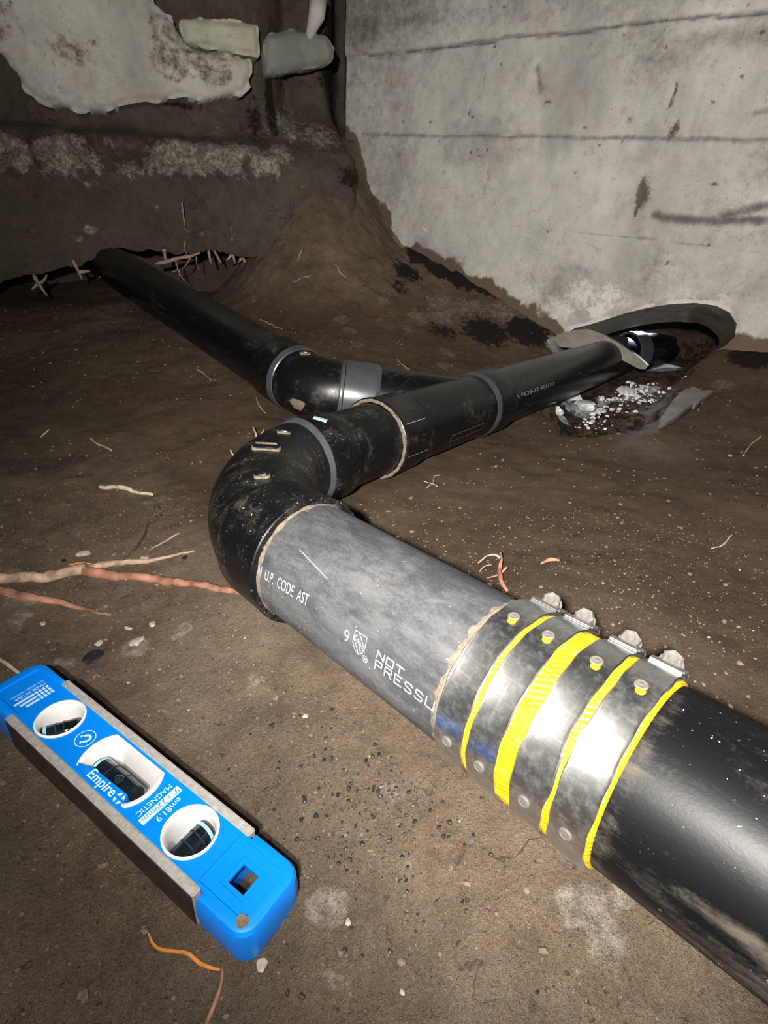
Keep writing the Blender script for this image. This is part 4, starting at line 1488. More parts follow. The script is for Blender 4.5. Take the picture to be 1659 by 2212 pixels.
def boolean(base, cutters, op='DIFFERENCE'):
    bpy.context.view_layer.update()
    for bm in cutters:
        me = bpy.data.meshes.new('cut'); bm.to_mesh(me); bm.free()
        co = bpy.data.objects.new('cut', me); COL.objects.link(co)
        co.matrix_world = base.matrix_world
        md = base.modifiers.new('b', 'BOOLEAN'); md.operation = op; md.solver = 'EXACT'; md.object = co
        dg = bpy.context.evaluated_depsgraph_get(); dg.update()
        nm = bpy.data.meshes.new_from_object(base.evaluated_get(dg))
        old = base.data
        base.modifiers.clear(); base.data = nm
        bpy.data.meshes.remove(old)
        bpy.data.objects.remove(co); bpy.data.meshes.remove(me)


# body: waist between the metal rails, full width at both ends
hw = LW / 2
L2 = .1155
re_ = .0085
out = []
for sx, sy in ((1, 1), (-1, 1), (-1, -1), (1, -1)):
    seq = []
    seq.append((sx * (LS + .0008), sy * (hw - .0035)))
    seq.append((sx * (LS + .0008), sy * (hw + .0004)))
    for i in range(8):
        a = math.radians(90 - 90 * i / 7)
        seq.append((sx * (L2 - re_ + re_ * math.cos(a)), sy * (hw - .0006 - re_ + re_ * math.sin(a))))
    if sx * sy < 0:
        seq = seq[::-1]
    else:
        seq = seq
    out.append(seq)
# order counter-clockwise starting right-top
poly = []
poly += out[0][::-1]            # right end, from the tip up to the rail corner
poly += out[1][::-1] if out[1][0][0] < -LS - .001 and abs(out[1][0][1]) < hw - .003 else out[1]
poly += out[2]
poly += out[3]


def ccw_fix(p):
    c = np.mean(np.array(p), 0)
    return p


def body_outline(inset=0.0):
    i = inset
    pts = []
    xw = LS + .0008

    def corner(sx, sy):
        r = re_
        ps = []
        for k in range(8):
            a = math.radians(90 * k / 7)
            ps.append((sx * (L2 - i - r + r * math.cos(a)), sy * (hw + .0002 - i - r + r * math.sin(a))))
        return ps
    w_ = hw - .0038
    # right end bottom -> tip -> top
    pts += [(xw + i, -w_), (xw + i, -(hw + .0002 - i))]
    pts += corner(1, -1)[::-1]
    pts += corner(1, 1)
    pts += [(xw + i, hw + .0002 - i), (xw + i, w_)]
    pts += [(-xw - i, w_), (-xw - i, hw + .0002 - i)]
    pts += corner(-1, 1)[::-1]
    pts += corner(-1, -1)
    pts += [(-xw - i, -(hw + .0002 - i)), (-xw - i, -w_)]
    return pts


def loft(layers):
    bm = bmesh.new()
    rr = []
    for poly_, z in layers:
        rr.append([bm.verts.new((x, y, z)) for x, y in poly_])
    n = len(rr[0])
    for a, b in zip(rr[:-1], rr[1:]):
        for i in range(n):
            bm.faces.new((a[i], a[(i + 1) % n], b[(i + 1) % n], b[i]))
    bm.faces.new(rr[0][::-1]); bm.faces.new(rr[-1])
    bmesh.ops.recalc_face_normals(bm, faces=bm.faces[:])
    return bm


bm = loft([(body_outline(.0022), .0004), (body_outline(.0), .0025), (body_outline(-.0006), LT / 2), (body_outline(.0), LT - .0028), (body_outline(.0010), LT - .0008), (body_outline(.0022), LT - .0002)])
body = bm_obj('body', bm, M_BLUE, lv, True, angle=28)
zt = LT - .0002
WIN = []
for k in range(13):
    a = -40 + 80 * k / 12
    WIN.append((.0035 + .0225 * math.cos(math.radians(a)) ** .9, .0125 * math.sin(math.radians(a)) / math.sin(math.radians(40))))
WIN = [(x, y + .0005) for x, y in WIN] + [(-x, y + .0005) for x, y in WIN[::-1]]
cuts = [prism(circle(-LD, 0, .0142), .004, LT + .01), prism(circle(LD, 0, .0142), .004, LT + .01), prism(WIN, .004, LT + .01)]
HXq = .0955
# square hang hole with a wider square recess, and recessed end panels
cuts += [prism([(.0850, -.0130), (.1100, -.0130), (.1100, .0130), (.0850, .0130)], -.01, zt - .0036)]
cuts += [prism([(HXq + dx * .0075, dy * .0075) for dx, dy in ((-1, -1), (1, -1), (1, 1), (-1, 1))], zt - .0018, LT + .01)]
cuts += [prism([(HXq - .0002 + dx * .0050, dy * .0050) for dx, dy in ((-1, -1), (1, -1), (1, 1), (-1, 1))], -.01, LT + .01)]
boolean(body, cuts)
pan = []
boolean(body, [loft([([(.0795, -hw + .006), (.1085, -hw + .0062), (.1085, hw - .0062), (.0795, hw - .006)], zt - .0011), ([(.0790, -hw + .0052), (.1098, -hw + .0050), (.1098, hw - .0050), (.0790, hw - .0052)], LT + .004)]),
               loft([([(-.0795, -hw + .006), (-.0795, hw - .006), (-.1085, hw - .0062), (-.1085, -hw + .0062)], zt - .0011), ([(-.0790, -hw + .0052), (-.0790, hw - .0052), (-.1098, hw - .0050), (-.1098, -hw + .0050)], LT + .004)])])
body.data.polygons.foreach_set('use_smooth', [True] * len(body.data.polygons))
body.data.set_sharp_from_angle(angle=math.radians(28))
# metal rails: flange on the top face plus the long side face
for sy in (-1, 1):
    fr = loft([([(-LS, sy * (hw - .0042)), (LS, sy * (hw - .0042)), (LS, sy * (hw + .0006)), (-LS, sy * (hw + .0006))], .0006), ([(-LS, sy * (hw - .0042)), (LS, sy * (hw - .0042)), (LS, sy * (hw + .0006)), (-LS, sy * (hw + .0006))], LT + .0006)])
    bmesh.ops.bevel(fr, geom=fr.edges[:], offset=.0006, segments=2, affect='EDGES')
    ro = bm_obj('edge_rail', fr, M_ALU, lv, True, angle=35)
    ro['label'] = 'dull metal edge rail'
    mg = loft([([(-LS + .001, sy * (hw + .0004)), (LS - .001, sy * (hw + .0004)), (LS - .001, sy * (hw + .0011)), (-LS + .001, sy * (hw + .0011))], .0016), ([(-LS + .001, sy * (hw + .0004)), (LS - .001, sy * (hw + .0004)), (LS - .001, sy * (hw + .0011)), (-LS + .001, sy * (hw + .0011))], LT - .0012)])
    bm_obj('magnet_strip', mg, M_ALU_SIDE, ro)


def ring_cup(cx_, r_out, r_in, parent):
    lay = [(.0045, r_in - .0002), (.0045, r_in), (LT - .0045, r_in + .0006), (LT - .0012, r_in + .0010), (LT + .0004, r_in + .0016), (LT + .0009, r_out - .0010), (LT + .0004, r_out), (.0045, r_out - .0002)]
    o = lathe('vial_ring', [(z, r) for z, r in lay], M_WHITE, parent, n=64, cap=False, angle=40)
    o.location = (cx_, 0, 0)
    bm = bmesh.new()
    # ledge at the bottom of the cup
    v1 = [bm.verts.new((math.cos(a) * r_in, math.sin(a) * r_in, .006)) for a in np.linspace(0, 2 * math.pi, 48, endpoint=False)]
    v2 = [bm.verts.new((math.cos(a) * r_in * .88, math.sin(a) * r_in * .88, .006)) for a in np.linspace(0, 2 * math.pi, 48, endpoint=False)]
    v3 = [bm.verts.new((math.cos(a) * r_in * .88, math.sin(a) * r_in * .88, .0046)) for a in np.linspace(0, 2 * math.pi, 48, endpoint=False)]
    for a_, b_ in ((v1, v2), (v2, v3)):
        for i in range(48):
            bm.faces.new((a_[i], a_[(i + 1) % 48], b_[(i + 1) % 48], b_[i]))
    bmesh.ops.recalc_face_normals(bm, faces=bm.faces[:])
    l = bm_obj('cup_ledge', bm, M_WHITE, o, True, angle=40)
    return o


def vial(parent, c, ang, length, r, bub, ringx, name='vial'):
    """glass tube with dark fluid, bubble and gauge rings; axis along local x rotated by ang"""
    m = Matrix.Translation(Vector(c)) @ Matrix.Rotation(ang, 4, 'Z') @ Matrix.Rotation(math.pi / 2, 4, 'Y')
    h = length / 2
    cap_ = [(-h - .0001 + .35 * r * (1 - math.cos(a)), r * math.sin(a)) for a in np.linspace(0, math.pi / 2, 8)]
    cap2 = [(h - .35 * r * (1 - math.cos(a)), r * math.sin(a)) for a in np.linspace(math.pi / 2, 0, 8)]
    g = lathe(name, cap_ + cap2, M_GLASS, parent, n=40, cap=False, angle=60)
    g.matrix_local = m
    k = .93
    f_ = lathe('fluid', [(z * .95, rr * k) for z, rr in cap_ + cap2], M_FLUID, g, n=32, cap=False, angle=60)
    sg = -1 if bub == 'lo' else 1
    lathe('end_bubble', [(sg * (h - .0042), r * 1.005), (sg * (h - .0040), r * 1.012), (sg * (h - .0026), r * 1.012), (sg * (h - .0024), r * 1.005)], M_BUBBLE, g, n=36, cap=False)
    if length > .03:
        bb = bm_obj('bubble', (lambda b: (bmesh.ops.create_uvsphere(b, u_segments=20, v_segments=12, radius=1), b)[1])(bmesh.new()), M_FLUID, g, True)
        bb.scale = (r * .75, r * .62, r * .85); bb.location = (-r * .36, 0, .004)
    for x in ringx:
        lathe('gauge_ring', [(x - .0004, r * 1.004), (x - .0004, r * 1.02), (x + .0004, r * 1.02), (x + .0004, r * 1.004)], M_HOLE, g, n=32, cap=False)
    return g


for cx_ in (-LD, LD):
    ring_cup(cx_, .0141, .0112, lv)
vial(lv, (-LD - .0005, -.0015, .0150), math.radians(58), .0225, .0057, 'lo', (-.0022, .0022))
vial(lv, (LD + .0002, -.0005, .0150), math.radians(90), .0225, .0057, 'hi', (-.0030, .0030))
# centre window: white bezel with open inside, vial lying along the level
bm = bmesh.new()
n_ = len(WIN)
cxw = np.mean(np.array(WIN), 0)


def win_in(k, dy=0.0):
    return [(x * k, (y - .0005) * k + .0005 + dy) for x, y in WIN]


layers = [(WIN, .0045), (WIN, LT + .0004), (win_in(.97), LT + .0009), (win_in(.90), LT + .0002), (win_in(.72), LT - .0100), (win_in(.70), .0046)]
rr = [[bm.verts.new((x, y, z)) for x, y in p] for p, z in layers]
for a_, b_ in zip(rr[:-1], rr[1:]):
    for i in range(n_):
        bm.faces.new((a_[i], a_[(i + 1) % n_], b_[(i + 1) % n_], b_[i]))
bm.faces.new(rr[-1][::-1])
bmesh.ops.recalc_face_normals(bm, faces=bm.faces[:])
wb = bm_obj('window_bezel', bm, M_WHITE, lv, True, angle=30)
vial(lv, (-.0005, -.0030, .0175), 0.0, .0345, .0066, 'lo', (-.0050, .0050))
# blue sill carrying the maker's name covers the near lip of the window
sill = [(-.0135, -.0133), (.0160, -.0133), (.0190, -.0120), (.0172, -.0068), (.0, -.0075), (-.0120, -.0078), (-.0150, -.0096), (-.0205, -.0106), (-.0190, -.0130)]
sl_ = bm_obj('name_sill', prism(sill, LT - .006, LT + .0013), M_BLUE, lv)


def flat_text(body_, size, x, y, rot, z, mat, parent, bold=False, name='lettering', xs=1.0, align=None):
    bm = text_mesh(body_, size, bold)
    w_ = max(v.co.x for v in bm.verts)
    for v in bm.verts:
        v.co.x = v.co.x * xs - (w_ * xs / 2 if align == 'c' else 0)
    bmesh.ops.rotate(bm, verts=bm.verts[:], cent=(0, 0, 0), matrix=Matrix.Rotation(rot, 3, 'Z'))
    bmesh.ops.translate(bm, verts=bm.verts[:], vec=(x, y, z))
    return bm_obj(name, bm, mat, parent)


flat_text('Empire', .0076, -.0105, -.0128, 0, LT + .0015, M_WPRINT, lv, True, xs=1.02)
# round emblem after the name: quartered disc
bm = bmesh.new()
for q in range(4):
    a0 = math.radians(90 * q + 14); a1_ = math.radians(90 * q + 76)
    inner = [(.0006 * math.cos(a), .0006 * math.sin(a)) for a in (a0, a1_)]
    pts_ = [(.0011 * math.cos((a0 + a1_) / 2), .0011 * math.sin((a0 + a1_) / 2))] + [(.0030 * math.cos(a), .0030 * math.sin(a)) for a in np.linspace(a0, a1_, 8)]
    bm.faces.new([bm.verts.new((x + .0158, y - .0106, LT + .0015)) for x, y in pts_])
bm_obj('emblem', bm, M_WPRINT, lv)
# size block near the right vial, reading towards the near rail
zp = zt + .0002
flat_text('em81.9', .0050, .0385, .0085, -math.pi / 2, zp, M_WPRINT, lv)
bm = prism([(.0328, -.0118), (.0370, -.0118), (.0370, .0120), (.0328, .0120)], zp - .0002, zp + .00005)
bm_obj('print_panel', bm, M_WPRINT, lv)
flat_text('9" / 229mm', .0046, .0334, .0112, -math.pi / 2, zp + .0002, M_BPRINT, lv)
flat_text('MAGNETIC', .0042, .0286, .0105, -math.pi / 2, zp, M_WPRINT, lv)
# magnet emblem in a ring
bm = bmesh.new()
mx, my = -.0335, .0005
NA = 40
o1 = [bm.verts.new((mx + .0058 * math.cos(a), my + .0058 * math.sin(a), zp)) for a in np.linspace(0, 2 * math.pi, NA, endpoint=False)]
i1 = [bm.verts.new((mx + .0053 * math.cos(a), my + .0053 * math.sin(a), zp)) for a in np.linspace(0, 2 * math.pi, NA, endpoint=False)]
for i in range(NA):
    bm.faces.new((o1[i], o1[(i + 1) % NA], i1[(i + 1) % NA], i1[i]))
hs_out, hs_in = [], []
ths = np.linspace(-math.pi / 2, math.pi / 2, 14)
for a in ths:
    hs_out.append((math.cos(a) * .0028 + .0006, math.sin(a) * .0028)); hs_in.append((math.cos(a) * .0014 + .0006, math.sin(a) * .0014))
rot_ = lambda p: (mx + p[0] * math.cos(.9) - p[1] * math.sin(.9), my + p[0] * math.sin(.9) + p[1] * math.cos(.9), zp)
vo = [bm.verts.new(rot_(p)) for p in hs_out]; vi = [bm.verts.new(rot_(p)) for p in hs_in]
for i in range(13):
    bm.faces.new((vo[i], vo[i + 1], vi[i + 1], vi[i]))
for sy in (-1, 1):
    for x0_, x1_ in ((-.0012, .0006), (-.0028, -.0016)):
        q4 = [(x0_, sy * .0028), (x1_, sy * .0028), (x1_, sy * .0014), (x0_, sy * .0014)]
        bm.faces.new([bm.verts.new(rot_(p)) for p in q4])
bm_obj('magnet_emblem', bm, M_WPRINT, lv)
# flag emblem with two lines of small print at the far end (on the recessed panel)
zq = zt - .0011 + .0002
bm = bmesh.new()


def quad(x0, y0, x1, y1, sk=0.0):
    bm.faces.new([bm.verts.new((x, y, zq)) for x, y in ((x0, y0), (x1, y0 + sk), (x1, y1 + sk), (x0, y1))])


for k in range(3):
    quad(-.0910 + k * .0032, -.0110 + .002 * k, -.0892 + k * .0032, .0010)
for i in range(3):
    for j in range(4):
        quad(-.0912 + i * .0032, .0016 + j * .0022, -.0912 + i * .0032 + .0024, .0016 + j * .0022 + .0015)
bm_obj('flag_emblem', bm, M_WPRINT, lv)
flat_text('MADE IN USA', .0030, -.0945, .0098, -math.pi / 2, zq, M_WPRINT, lv, True)
flat_text('WITH GLOBAL MATERIALS', .0022, -.0975, .0102, -math.pi / 2, zq, M_WPRINT, lv, xs=.75)
# ribbed printed grip patches around the vials
# recessed outline on end panels
for sx in (1,):
    for dx in ((.1005, .1010), (.1030, .1035), (.1055, .1060)):
        pass
dl = bm_obj('dirt_smear', prism([(.1085 + .0030 * math.cos(a) * (1 + .2 * math.sin(3 * a)), -.0132 + .0028 * math.sin(a)) for a in np.linspace(0, 2 * math.pi, 16, endpoint=False)], zt - .0004, zt + .0001), M_DUST, lv)
dl['label'] = 'brown dirt smear on the near corner'

# ------------------------------------------------------------------ roots


def ground_root(name, label, pxs, rads, mat, lift=.5, n=9, group=None, parent=None, raise_=None, seed=0, extra=None):
    P = [hit(*p) for p in pxs]
    P = np.array(P)
    rads = np.interp(np.linspace(0, 1, len(P)), np.linspace(0, 1, len(rads)), rads)
    # resample and wander
    L = np.r_[0, np.cumsum(np.linalg.norm(np.diff(P, axis=0), axis=1))]
    m = max(10, int(L[-1] / .003))
    s = np.linspace(0, L[-1], m)
    Q = np.stack([np.interp(s, L, P[:, k]) for k in range(3)], -1)
    r = np.interp(s, L, rads)
    # smooth corners
    for _ in range(3):
        Q[1:-1] = .25 * Q[:-2] + .5 * Q[1:-1] + .25 * Q[2:]
    Q[:, 0] += .35 * r * vnoise(s * 150, seed + 0 * s, seed=300 + seed); Q[:, 1] += .35 * r * vnoise(s * 120, seed + 5 + 0 * s, seed=301 + seed)
    Q[:, 2] = H(Q[:, 0], Q[:, 1]) + lift * r
    if raise_ is not None:
        Q[:, 2] += np.interp(np.linspace(0, 1, m), np.linspace(0, 1, len(raise_)), raise_)
    r = r * (1 + .15 * vnoise(s * 160, 0 * s, seed=310 + seed))
    v, f = sweep(Q, r, n)
    if extra:
        parts = [(v, f)] + extra
        v, f = join_mesh(parts)
    o = mesh_obj(name, v, f, mat, parent)
    if label:
        tag(o, label, 'root', group)
    return o


rr1 = thing('tree_root', 'thick forked pale root reaching from the left edge to the elbow', 'root')
ground_root('main_root', None, [(-60, 1262), (20, 1255), (90, 1252), (150, 1240), (185, 1232)], [.0052, .0048], M_ROOT, .45, 12, parent=rr1)
ground_root('branch', None, [(180, 1238), (260, 1249), (330, 1252), (400, 1262), (470, 1274), (540, 1286)], [.0046, .0042, .0030, .0022], M_ROOT_RED, .35, 10, parent=rr1, seed=3)['label'] = 'branch turning red towards the elbow'
ground_root('branch', None, [(178, 1234), (230, 1222), (300, 1216), (360, 1205), (420, 1190)], [.0042, .0032, .0018, .001], M_ROOT, .3, 10, parent=rr1, seed=4)
ground_root('tree_root', 'second orange brown root half buried below the forked root', [(-50, 1262), (0, 1276), (60, 1292), (130, 1302), (190, 1318), (235, 1326)], [.0046, .0040, .0026, .0010], M_ROOT_RED, .05, 10, seed=5)
ground_root('tree_root', 'short whitish root lying alone left of the elbow', [(214, 1055), (245, 1055), (275, 1057), (300, 1068), (332, 1070)], [.0022, .0026, .0016], M_ROOT_WH, .6, 9, seed=6)
ground_root('tree_root', 'thin orange root curling below the near end of the level', [(318, 2008), (324, 2022), (326, 2040), (336, 2052), (352, 2056), (372, 2055), (390, 2062), (408, 2058), (424, 2070), (436, 2084), (444, 2094), (462, 2092), (476, 2096)], [.0004, .0008, .0010, .0011, .0006], M_ROOT_OR, .5, 8, seed=7)
ground_root('tree_root', 'faint reddish root running off the bottom edge below the level', [(482, 2092), (478, 2130), (470, 2165), (450, 2200), (440, 2230)], [.0006, .0010, .0009], M_ROOT_RED, .1, 8, seed=8)
ground_root('tree_root', 'tan root tip at the left edge above the level', [(-10, 1420), (15, 1434), (35, 1448), (48, 1460)], [.0012, .0016, .0010], M_ROOT_WH, .4, 8, seed=9)
tf = thing('root_tuft', 'reddish root tuft standing beside the grey pipe by the coupling', 'root')
ground_root('rootlet', None, [(1032, 1222), (1050, 1218), (1068, 1216), (1078, 1220)], [.0008, .0012], M_ROOT, 1.0, 7, parent=tf, raise_=[.002, .008, .009, .006], seed=10)
ground_root('rootlet', None, [(1078, 1214), (1080, 1232), (1074, 1250), (1085, 1270), (1096, 1282)], [.0012, .0020, .0016], M_ROOT_RED, 1.0, 7, parent=tf, raise_=[.010, .008, .003, .0], seed=11)
ground_root('rootlet', None, [(1050, 1250), (1070, 1252), (1092, 1240)], [.0006, .0012], M_ROOT_RED, 1.0, 7, parent=tf, raise_=[0, .003, .006], seed=12)
ground_root('rootlet', None, [(1036, 1236), (1045, 1228), (1060, 1228)], [.0005, .0008], M_ROOT, 1.0, 7, parent=tf, raise_=[0, .002, .004], seed=13)
ground_root('tree_root', 'small orange leafy root scrap right of the grey pipe', [(1170, 1218), (1185, 1210), (1208, 1212)], [.0008, .0026, .0012], M_ROOT_RED, .3, 7, seed=14)
tg = thing('root_tuft', 'pale tangle of fine fibres on the dirt right of the wye hub', 'root')
ground_root('rootlet', None, [(922, 1055), (935, 1045), (938, 1028), (950, 1028)], [.0005, .0007], M_ROOT_WH, 1, 6, parent=tg, seed=15)
ground_root('rootlet', None, [(915, 1040), (935, 1045), (945, 1052)], [.0004, .0006], M_ROOT_WH, 1, 6, parent=tg, seed=16)
small = [('thin tan twig left of the far elbow', [(425, 798), (440, 808), (455, 822)], M_ROOT, [.0012, .0014, .0008]),
         ('thin tan twig under the far elbow on its left', [(552, 858), (560, 878), (574, 894)], M_ROOT, [.0008, .0010, .0006]),
         ('thin pale twig near the left edge above the white root', [(88, 945), (100, 935), (107, 928)], M_ROOT_WH, [.0007, .0012, .0006]),
         ('dark fine root above the forked root, nearest the elbow', [(262, 1215), (290, 1190), (312, 1160), (318, 1135), (345, 1122)], M_ROOT_DK, [.0006, .0010, .0012, .0005]),
         ('brown rootlet just above the fork, slanting up', [(322, 1190), (350, 1175), (368, 1165), (390, 1152)], M_ROOT, [.0006, .0010, .0008]),
         ('grey buried root end high on the left', [(192, 945), (205, 958), (225, 965), (242, 975)], M_ROOT, [.0010, .0020, .0012]),
         ('thin straight twig right of the coupling by the right edge', [(1535, 1186), (1562, 1178), (1582, 1155)], M_ROOT_WH, [.0005, .0009, .0007]),
         ('thin pale twig near the right edge below the shard', [(1605, 985), (1622, 960), (1645, 942)], M_ROOT_WH, [.0008, .0010, .0008]),
         ('thin orange bit of root above the forked root', [(148, 1222), (168, 1219), (198, 1218)], M_ROOT_OR, [.0008, .0012, .0006]),
         ('twig standing behind the wye on the dirt', [(858, 776), (872, 790), (886, 800)], M_ROOT, [.0008, .0010, .0006]),
         ('pale twig on the slope above the far elbow', [(560, 690), (580, 700), (610, 712)], M_ROOT, [.0010, .0016, .0010]),
         ('forked pale rootlet high on the dark slope', [(632, 610), (655, 600), (672, 596)], M_ROOT, [.0010, .0014, .0010]),
         ('thin curved rootlet low on the dark slope', [(720, 570), (735, 590), (748, 600)], M_ROOT, [.0010, .0014, .0008]),
         ('reddish rootlet sticking from the upper dirt slope', [(642, 566), (648, 552), (652, 540)], M_ROOT, [.0012, .0022, .0012])]
for i, (lab, pp, mt, rd) in enumerate(small):
    ground_root('root_twig', lab, pp, rd, mt, .7, 7, seed=20 + i, group='root twigs on the dirt')
# twigs poking out from behind the elbow
tw = thing('root_tuft', 'forked pale twig sticking up behind the elbow top', 'root')
b0 = hit(556, 950)
for k, (px, py) in enumerate(((546, 922), (570, 928))):
    q = b0 + (ray_plane(px, py, b0, np.array([0, 1.0, 0])) - b0)
    v, f = sweep([b0 - np.array([0, 0, .004]), b0 * .5 + q * .5 + np.array([.001, 0, 0]), q], [.0018, .0014, .0008], 7)
    mesh_obj('rootlet', v, f, M_ROOT, tw)
tw = thing('root_tuft', 'stubby pale twig left of the elbow shoulder', 'root')
b0 = hit(506, 992)
q = ray_plane(497, 972, b0, np.array([0, 1.0, 0]))
v, f = sweep([b0 - np.array([0, 0, .004]), b0 * .5 + q * .5 + np.array([.001, 0, 0]), q], [.0016, .0014, .0008], 7)
mesh_obj('rootlet', v, f, M_ROOT, tw)


# roots hanging from the lip of the bank
def hang(pxs, rads, o=.012, n=7):
    P = []
    for k, p in enumerate(pxs):
        t, z = bank_tz(*p)
        P.append(BP + BD * t + EZ * z + BN * (o + .006 * math.sin(k * 2.1 + p[0])))
    P = np.array(P)
    L = np.r_[0, np.cumsum(np.linalg.norm(np.diff(P, axis=0), axis=1))]
    m = max(6, int(L[-1] / .006))
    s = np.linspace(0, L[-1], m)
    Q = np.stack([np.interp(s, L, P[:, k]) for k in range(3)], -1)
    for _ in range(2):
        Q[1:-1] = .25 * Q[:-2] + .5 * Q[1:-1] + .25 * Q[2:]
    r = np.interp(np.linspace(0, 1, m), np.linspace(0, 1, len(rads)), rads)
    r = r * (1 + .2 * vnoise(s * 150, 0 * s, seed=int(pxs[0][0])))
    return sweep(Q, r, n)


hr = thing('hanging_root', 'thick tan root slanting under the earth lip right of the far pipe', 'root', None, 'roots hanging from the earth lip')
mesh_obj('main_root', *hang([(432, 545), (412, 553), (385, 556), (360, 564), (336, 569)], [.0020, .0045, .0040, .0050, .0040]), M_ROOT, hr)
for pp in ([(400, 520), (398, 540), (404, 552)], [(378, 558), (384, 582), (392, 598), (400, 606)], [(384, 580), (372, 586)], [(412, 552), (404, 570), (392, 580)], [(423, 553), (424, 568), (428, 582)], [(388, 582), (386, 596)], [(392, 436), (396, 470), (400, 496), (413, 503)]):
    mesh_obj('rootlet', *hang(pp, [.0018, .0016, .0008], .014), M_ROOT, hr)
for lab, lines in (('short pale root stub hanging from the lip, first right of the tan root', [[(450, 541), (452, 556), (455, 569)]]),
                   ('short pale root hanging from the lip, second right of the tan root', [[(462, 541), (470, 556), (475, 566)]]),
                   ('looped pale root hanging from the lip, third right of the tan root', [[(500, 540), (497, 554), (488, 560)], [(500, 540), (504, 558), (508, 568)]]),
                   ('last thin root hanging from the lip at the right end', [[(522, 552), (518, 562), (512, 566)], [(522, 552), (528, 566)]]),
                   ('hanging root with a side spur on the lip left of the far pipe', [[(158, 560), (168, 578), (178, 602)], [(172, 586), (196, 584)]]),
                   ('ragged root hanging close beside the far pipe on its left', [[(222, 566), (222, 582), (216, 598)], [(224, 575), (234, 598)]]),
                   ('forked pale root at the left end of the hollow', [[(78, 598), (84, 612), (104, 636)], [(84, 612), (70, 624)], [(86, 612), (98, 604), (103, 592)], [(78, 598), (74, 590)]]),
                   ('tiny root hanging from the lip directly above the tan root', [[(354, 536), (356, 550), (358, 566)]])):
    r_ = thing('hanging_root', lab, 'root', None, 'roots hanging from the earth lip')
    for ln in lines:
        mesh_obj('rootlet', *hang(ln, [.0042, .0036, .0020], .012), M_ROOT, r_)

# ------------------------------------------------------------------ loose bits on the ground
q = hit(418, 612)
rock('pale_lump', (q[0], q[1], q[2] + .012), .020, M_WHITE_ROCK, 'pale round lump beside the far black pipe under the lip', 'stone', seed=71, flat=.95, sub=3)  # whitish round spot built as a small solid lump
chips = [(567, 2090, .0038, M_CHIP, 'pale oval chip below the near corner of the level'), (181, 1197, .0070, M_CHIP, 'pale flat chip above the fork of the thick root'), (313, 1206, .0058, M_CHIP, 'pale leaf-like chip right of the root fork'), (295, 1388, .010, M_CHIP, 'crumbly pale clod right of the top of the level'),
         (205, 1420, .0085, M_DARKCHIP, 'black curled flake just above the level'), (214, 1390, .0040, M_CHIP, 'small pale pebble above the black flake'), (280, 1358, .0042, M_CHIP, 'small pale pebble below the root'), (92, 1348, .0034, M_CHIP, 'tiny pale pebble at the far left below the second root'), (588, 1995, .0026, M_CHIP, 'pale crumb right of the level corner'),
         (1577, 985, .0060, M_CHIP, 'pale flat chip by the right edge below the shard'), (660, 1547, .0022, M_CHIP, 'white crumb between the level and the pipe'), (138, 1212, .0042, M_DARKCHIP, 'dark curled bark bit on the thick root'), (400, 1205, .0045, M_DARKCHIP, 'dark crumb at the tip of the upper root branch'), (586, 1568, .0040, M_DARKCHIP, 'black crumb midway between level and pipe'),
         (178, 987, .0036, M_DARKCHIP, 'black flake high on the left dirt'), (168, 1030, .0034, M_DARKCHIP, 'dark flake left of the white root'), (1020, 968, .0055, M_DARKCHIP, 'black wet clod on the dirt below the wye'), (330, 1350, .006, M_CHIP, 'flat pale pebble left of the pale clod'), (870, 2142, .0014, M_CHIP, 'pale crumb near the bottom edge'), (752, 1992, .0016, M_CHIP, 'cream crumb on the pale patch below the centre')]
for i, (px, py, r, mt, lab) in enumerate(chips):
    q = hit(px, py)
    r *= .62
    rock('chip' if mt is M_CHIP else 'flake', (q[0], q[1], q[2] + r * .1), r, mt, lab, 'debris', 'loose chips on the dirt', seed=100 + i, flat=.28)


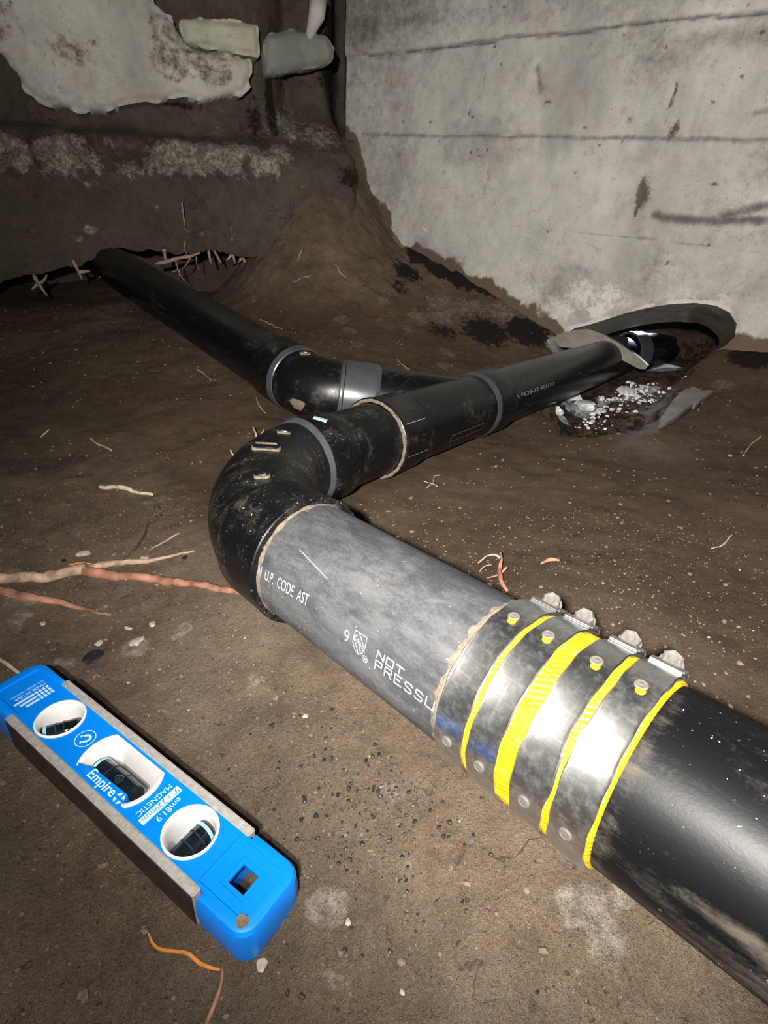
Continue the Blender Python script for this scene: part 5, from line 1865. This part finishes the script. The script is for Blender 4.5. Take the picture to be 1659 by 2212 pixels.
def crumbs(name, cx_, cy_, sx, sy, n, rmin, rmax, mat, seed, label):
    rg = np.random.default_rng(seed)
    x = rg.normal(cx_, sx, n) if sx < .25 else rg.uniform(cx_ - sx, cx_ + sx, n)
    y = rg.normal(cy_, sy, n) if sx < .25 else rg.uniform(cy_ - sy, cy_ + sy, n)
    ok = ((x - WP[0]) * WN[0] + (y - WP[1]) * WN[1] > .03) & ((x - BP[0]) * BN[0] + (y - BP[1]) * BN[1] > .06)
    for P_, u_ in ((EB, -UA), (EB, UB), (KC, UC), (PD, UD)):          # and not inside the pipes
        tq = (x - P_[0]) * u_[0] + (y - P_[1]) * u_[1]
        ok &= ~((np.abs((x - P_[0]) * u_[1] - (y - P_[1]) * u_[0]) < .045) & (tq > -.05) & (tq < 1.3))
    lx_ = (x - LX) * math.cos(LYAW) + (y - LY) * math.sin(LYAW); ly_ = -(x - LX) * math.sin(LYAW) + (y - LY) * math.cos(LYAW)
    ok &= ~((np.abs(lx_) < .118) & (np.abs(ly_) < .021))
    x, y = x[ok], y[ok]; n = len(x)
    z = H(x, y)
    base = bmesh.new(); bmesh.ops.create_icosphere(base, subdivisions=1, radius=1)
    bv = np.array([v.co[:] for v in base.verts]); bf = np.array([[v.index for v in f.verts] for f in base.faces]); base.free()
    r = rmin + (rmax - rmin) * rg.random(n) ** 3
    V_, F_ = [], []
    for i in range(n):
        w_ = bv * (1 + .35 * rg.uniform(-1, 1, (len(bv), 1))) * (1, .8, .6)
        a = rg.uniform(0, 6.28)
        c_, s_ = math.cos(a), math.sin(a)
        w_ = np.stack([w_[:, 0] * c_ - w_[:, 1] * s_, w_[:, 0] * s_ + w_[:, 1] * c_, w_[:, 2]], -1) * r[i]
        V_.append(w_ + (x[i], y[i], z[i] + r[i] * .2))
        F_.append(bf + i * len(bv))
    o = mesh_obj(name, np.concatenate(V_), np.concatenate(F_).tolist(), mat, smooth=False)
    o['kind'] = 'stuff'
    return tag(o, label, 'dirt')


M_CRUMB = plain('soil_crumb', (0.15, 0.11, 0.078), .95, nscale=300, var=.4, bump=.5)
M_DARKCRUMB = plain('dark_soil_crumb', (0.03, 0.024, 0.02), .95, nscale=300, var=.4, bump=.5)
crumbs('soil_crumbs', .1, .75, 1.0, .85, 5200, .0006, .0028, M_CRUMB, 11, 'brown soil crumbs scattered over the dirt floor')
crumbs('soil_crumbs', -.02, .30, .42, .27, 9000, .0003, .0013, M_CRUMB, 16, 'fine brown soil crumbs on the near dirt')
crumbs('dark_grit', -.02, .30, .42, .27, 1600, .0003, .0012, M_DARKCRUMB, 17, 'fine dark crumbs over the near dirt')
crumbs('pale_grit', .05, .6, .8, .6, 900, .0004, .0013, M_CHIP, 12, 'pale grit scattered over the dirt floor')
q = hit(1238, 888)
crumbs('rubble_grit', q[0], q[1], .040, .035, 420, .0015, .0085, M_WHITE_ROCK, 14, 'pale lit rubble grit on the left floor of the pit')
q = hit(1360, 856)
crumbs('rubble_grit', q[0], q[1], .035, .030, 200, .0015, .0065, M_WHITE_ROCK, 15, 'pale lit rubble grit on the right floor of the pit')
q = hit(830, 1720)
crumbs('dark_grit', q[0], q[1], .035, .035, 420, .0005, .0018, M_DARKCHIP, 13, 'dark grit scattered between level and coupling')

# clear the ground where solid things lie: no crumbs are removed; they are loose soil
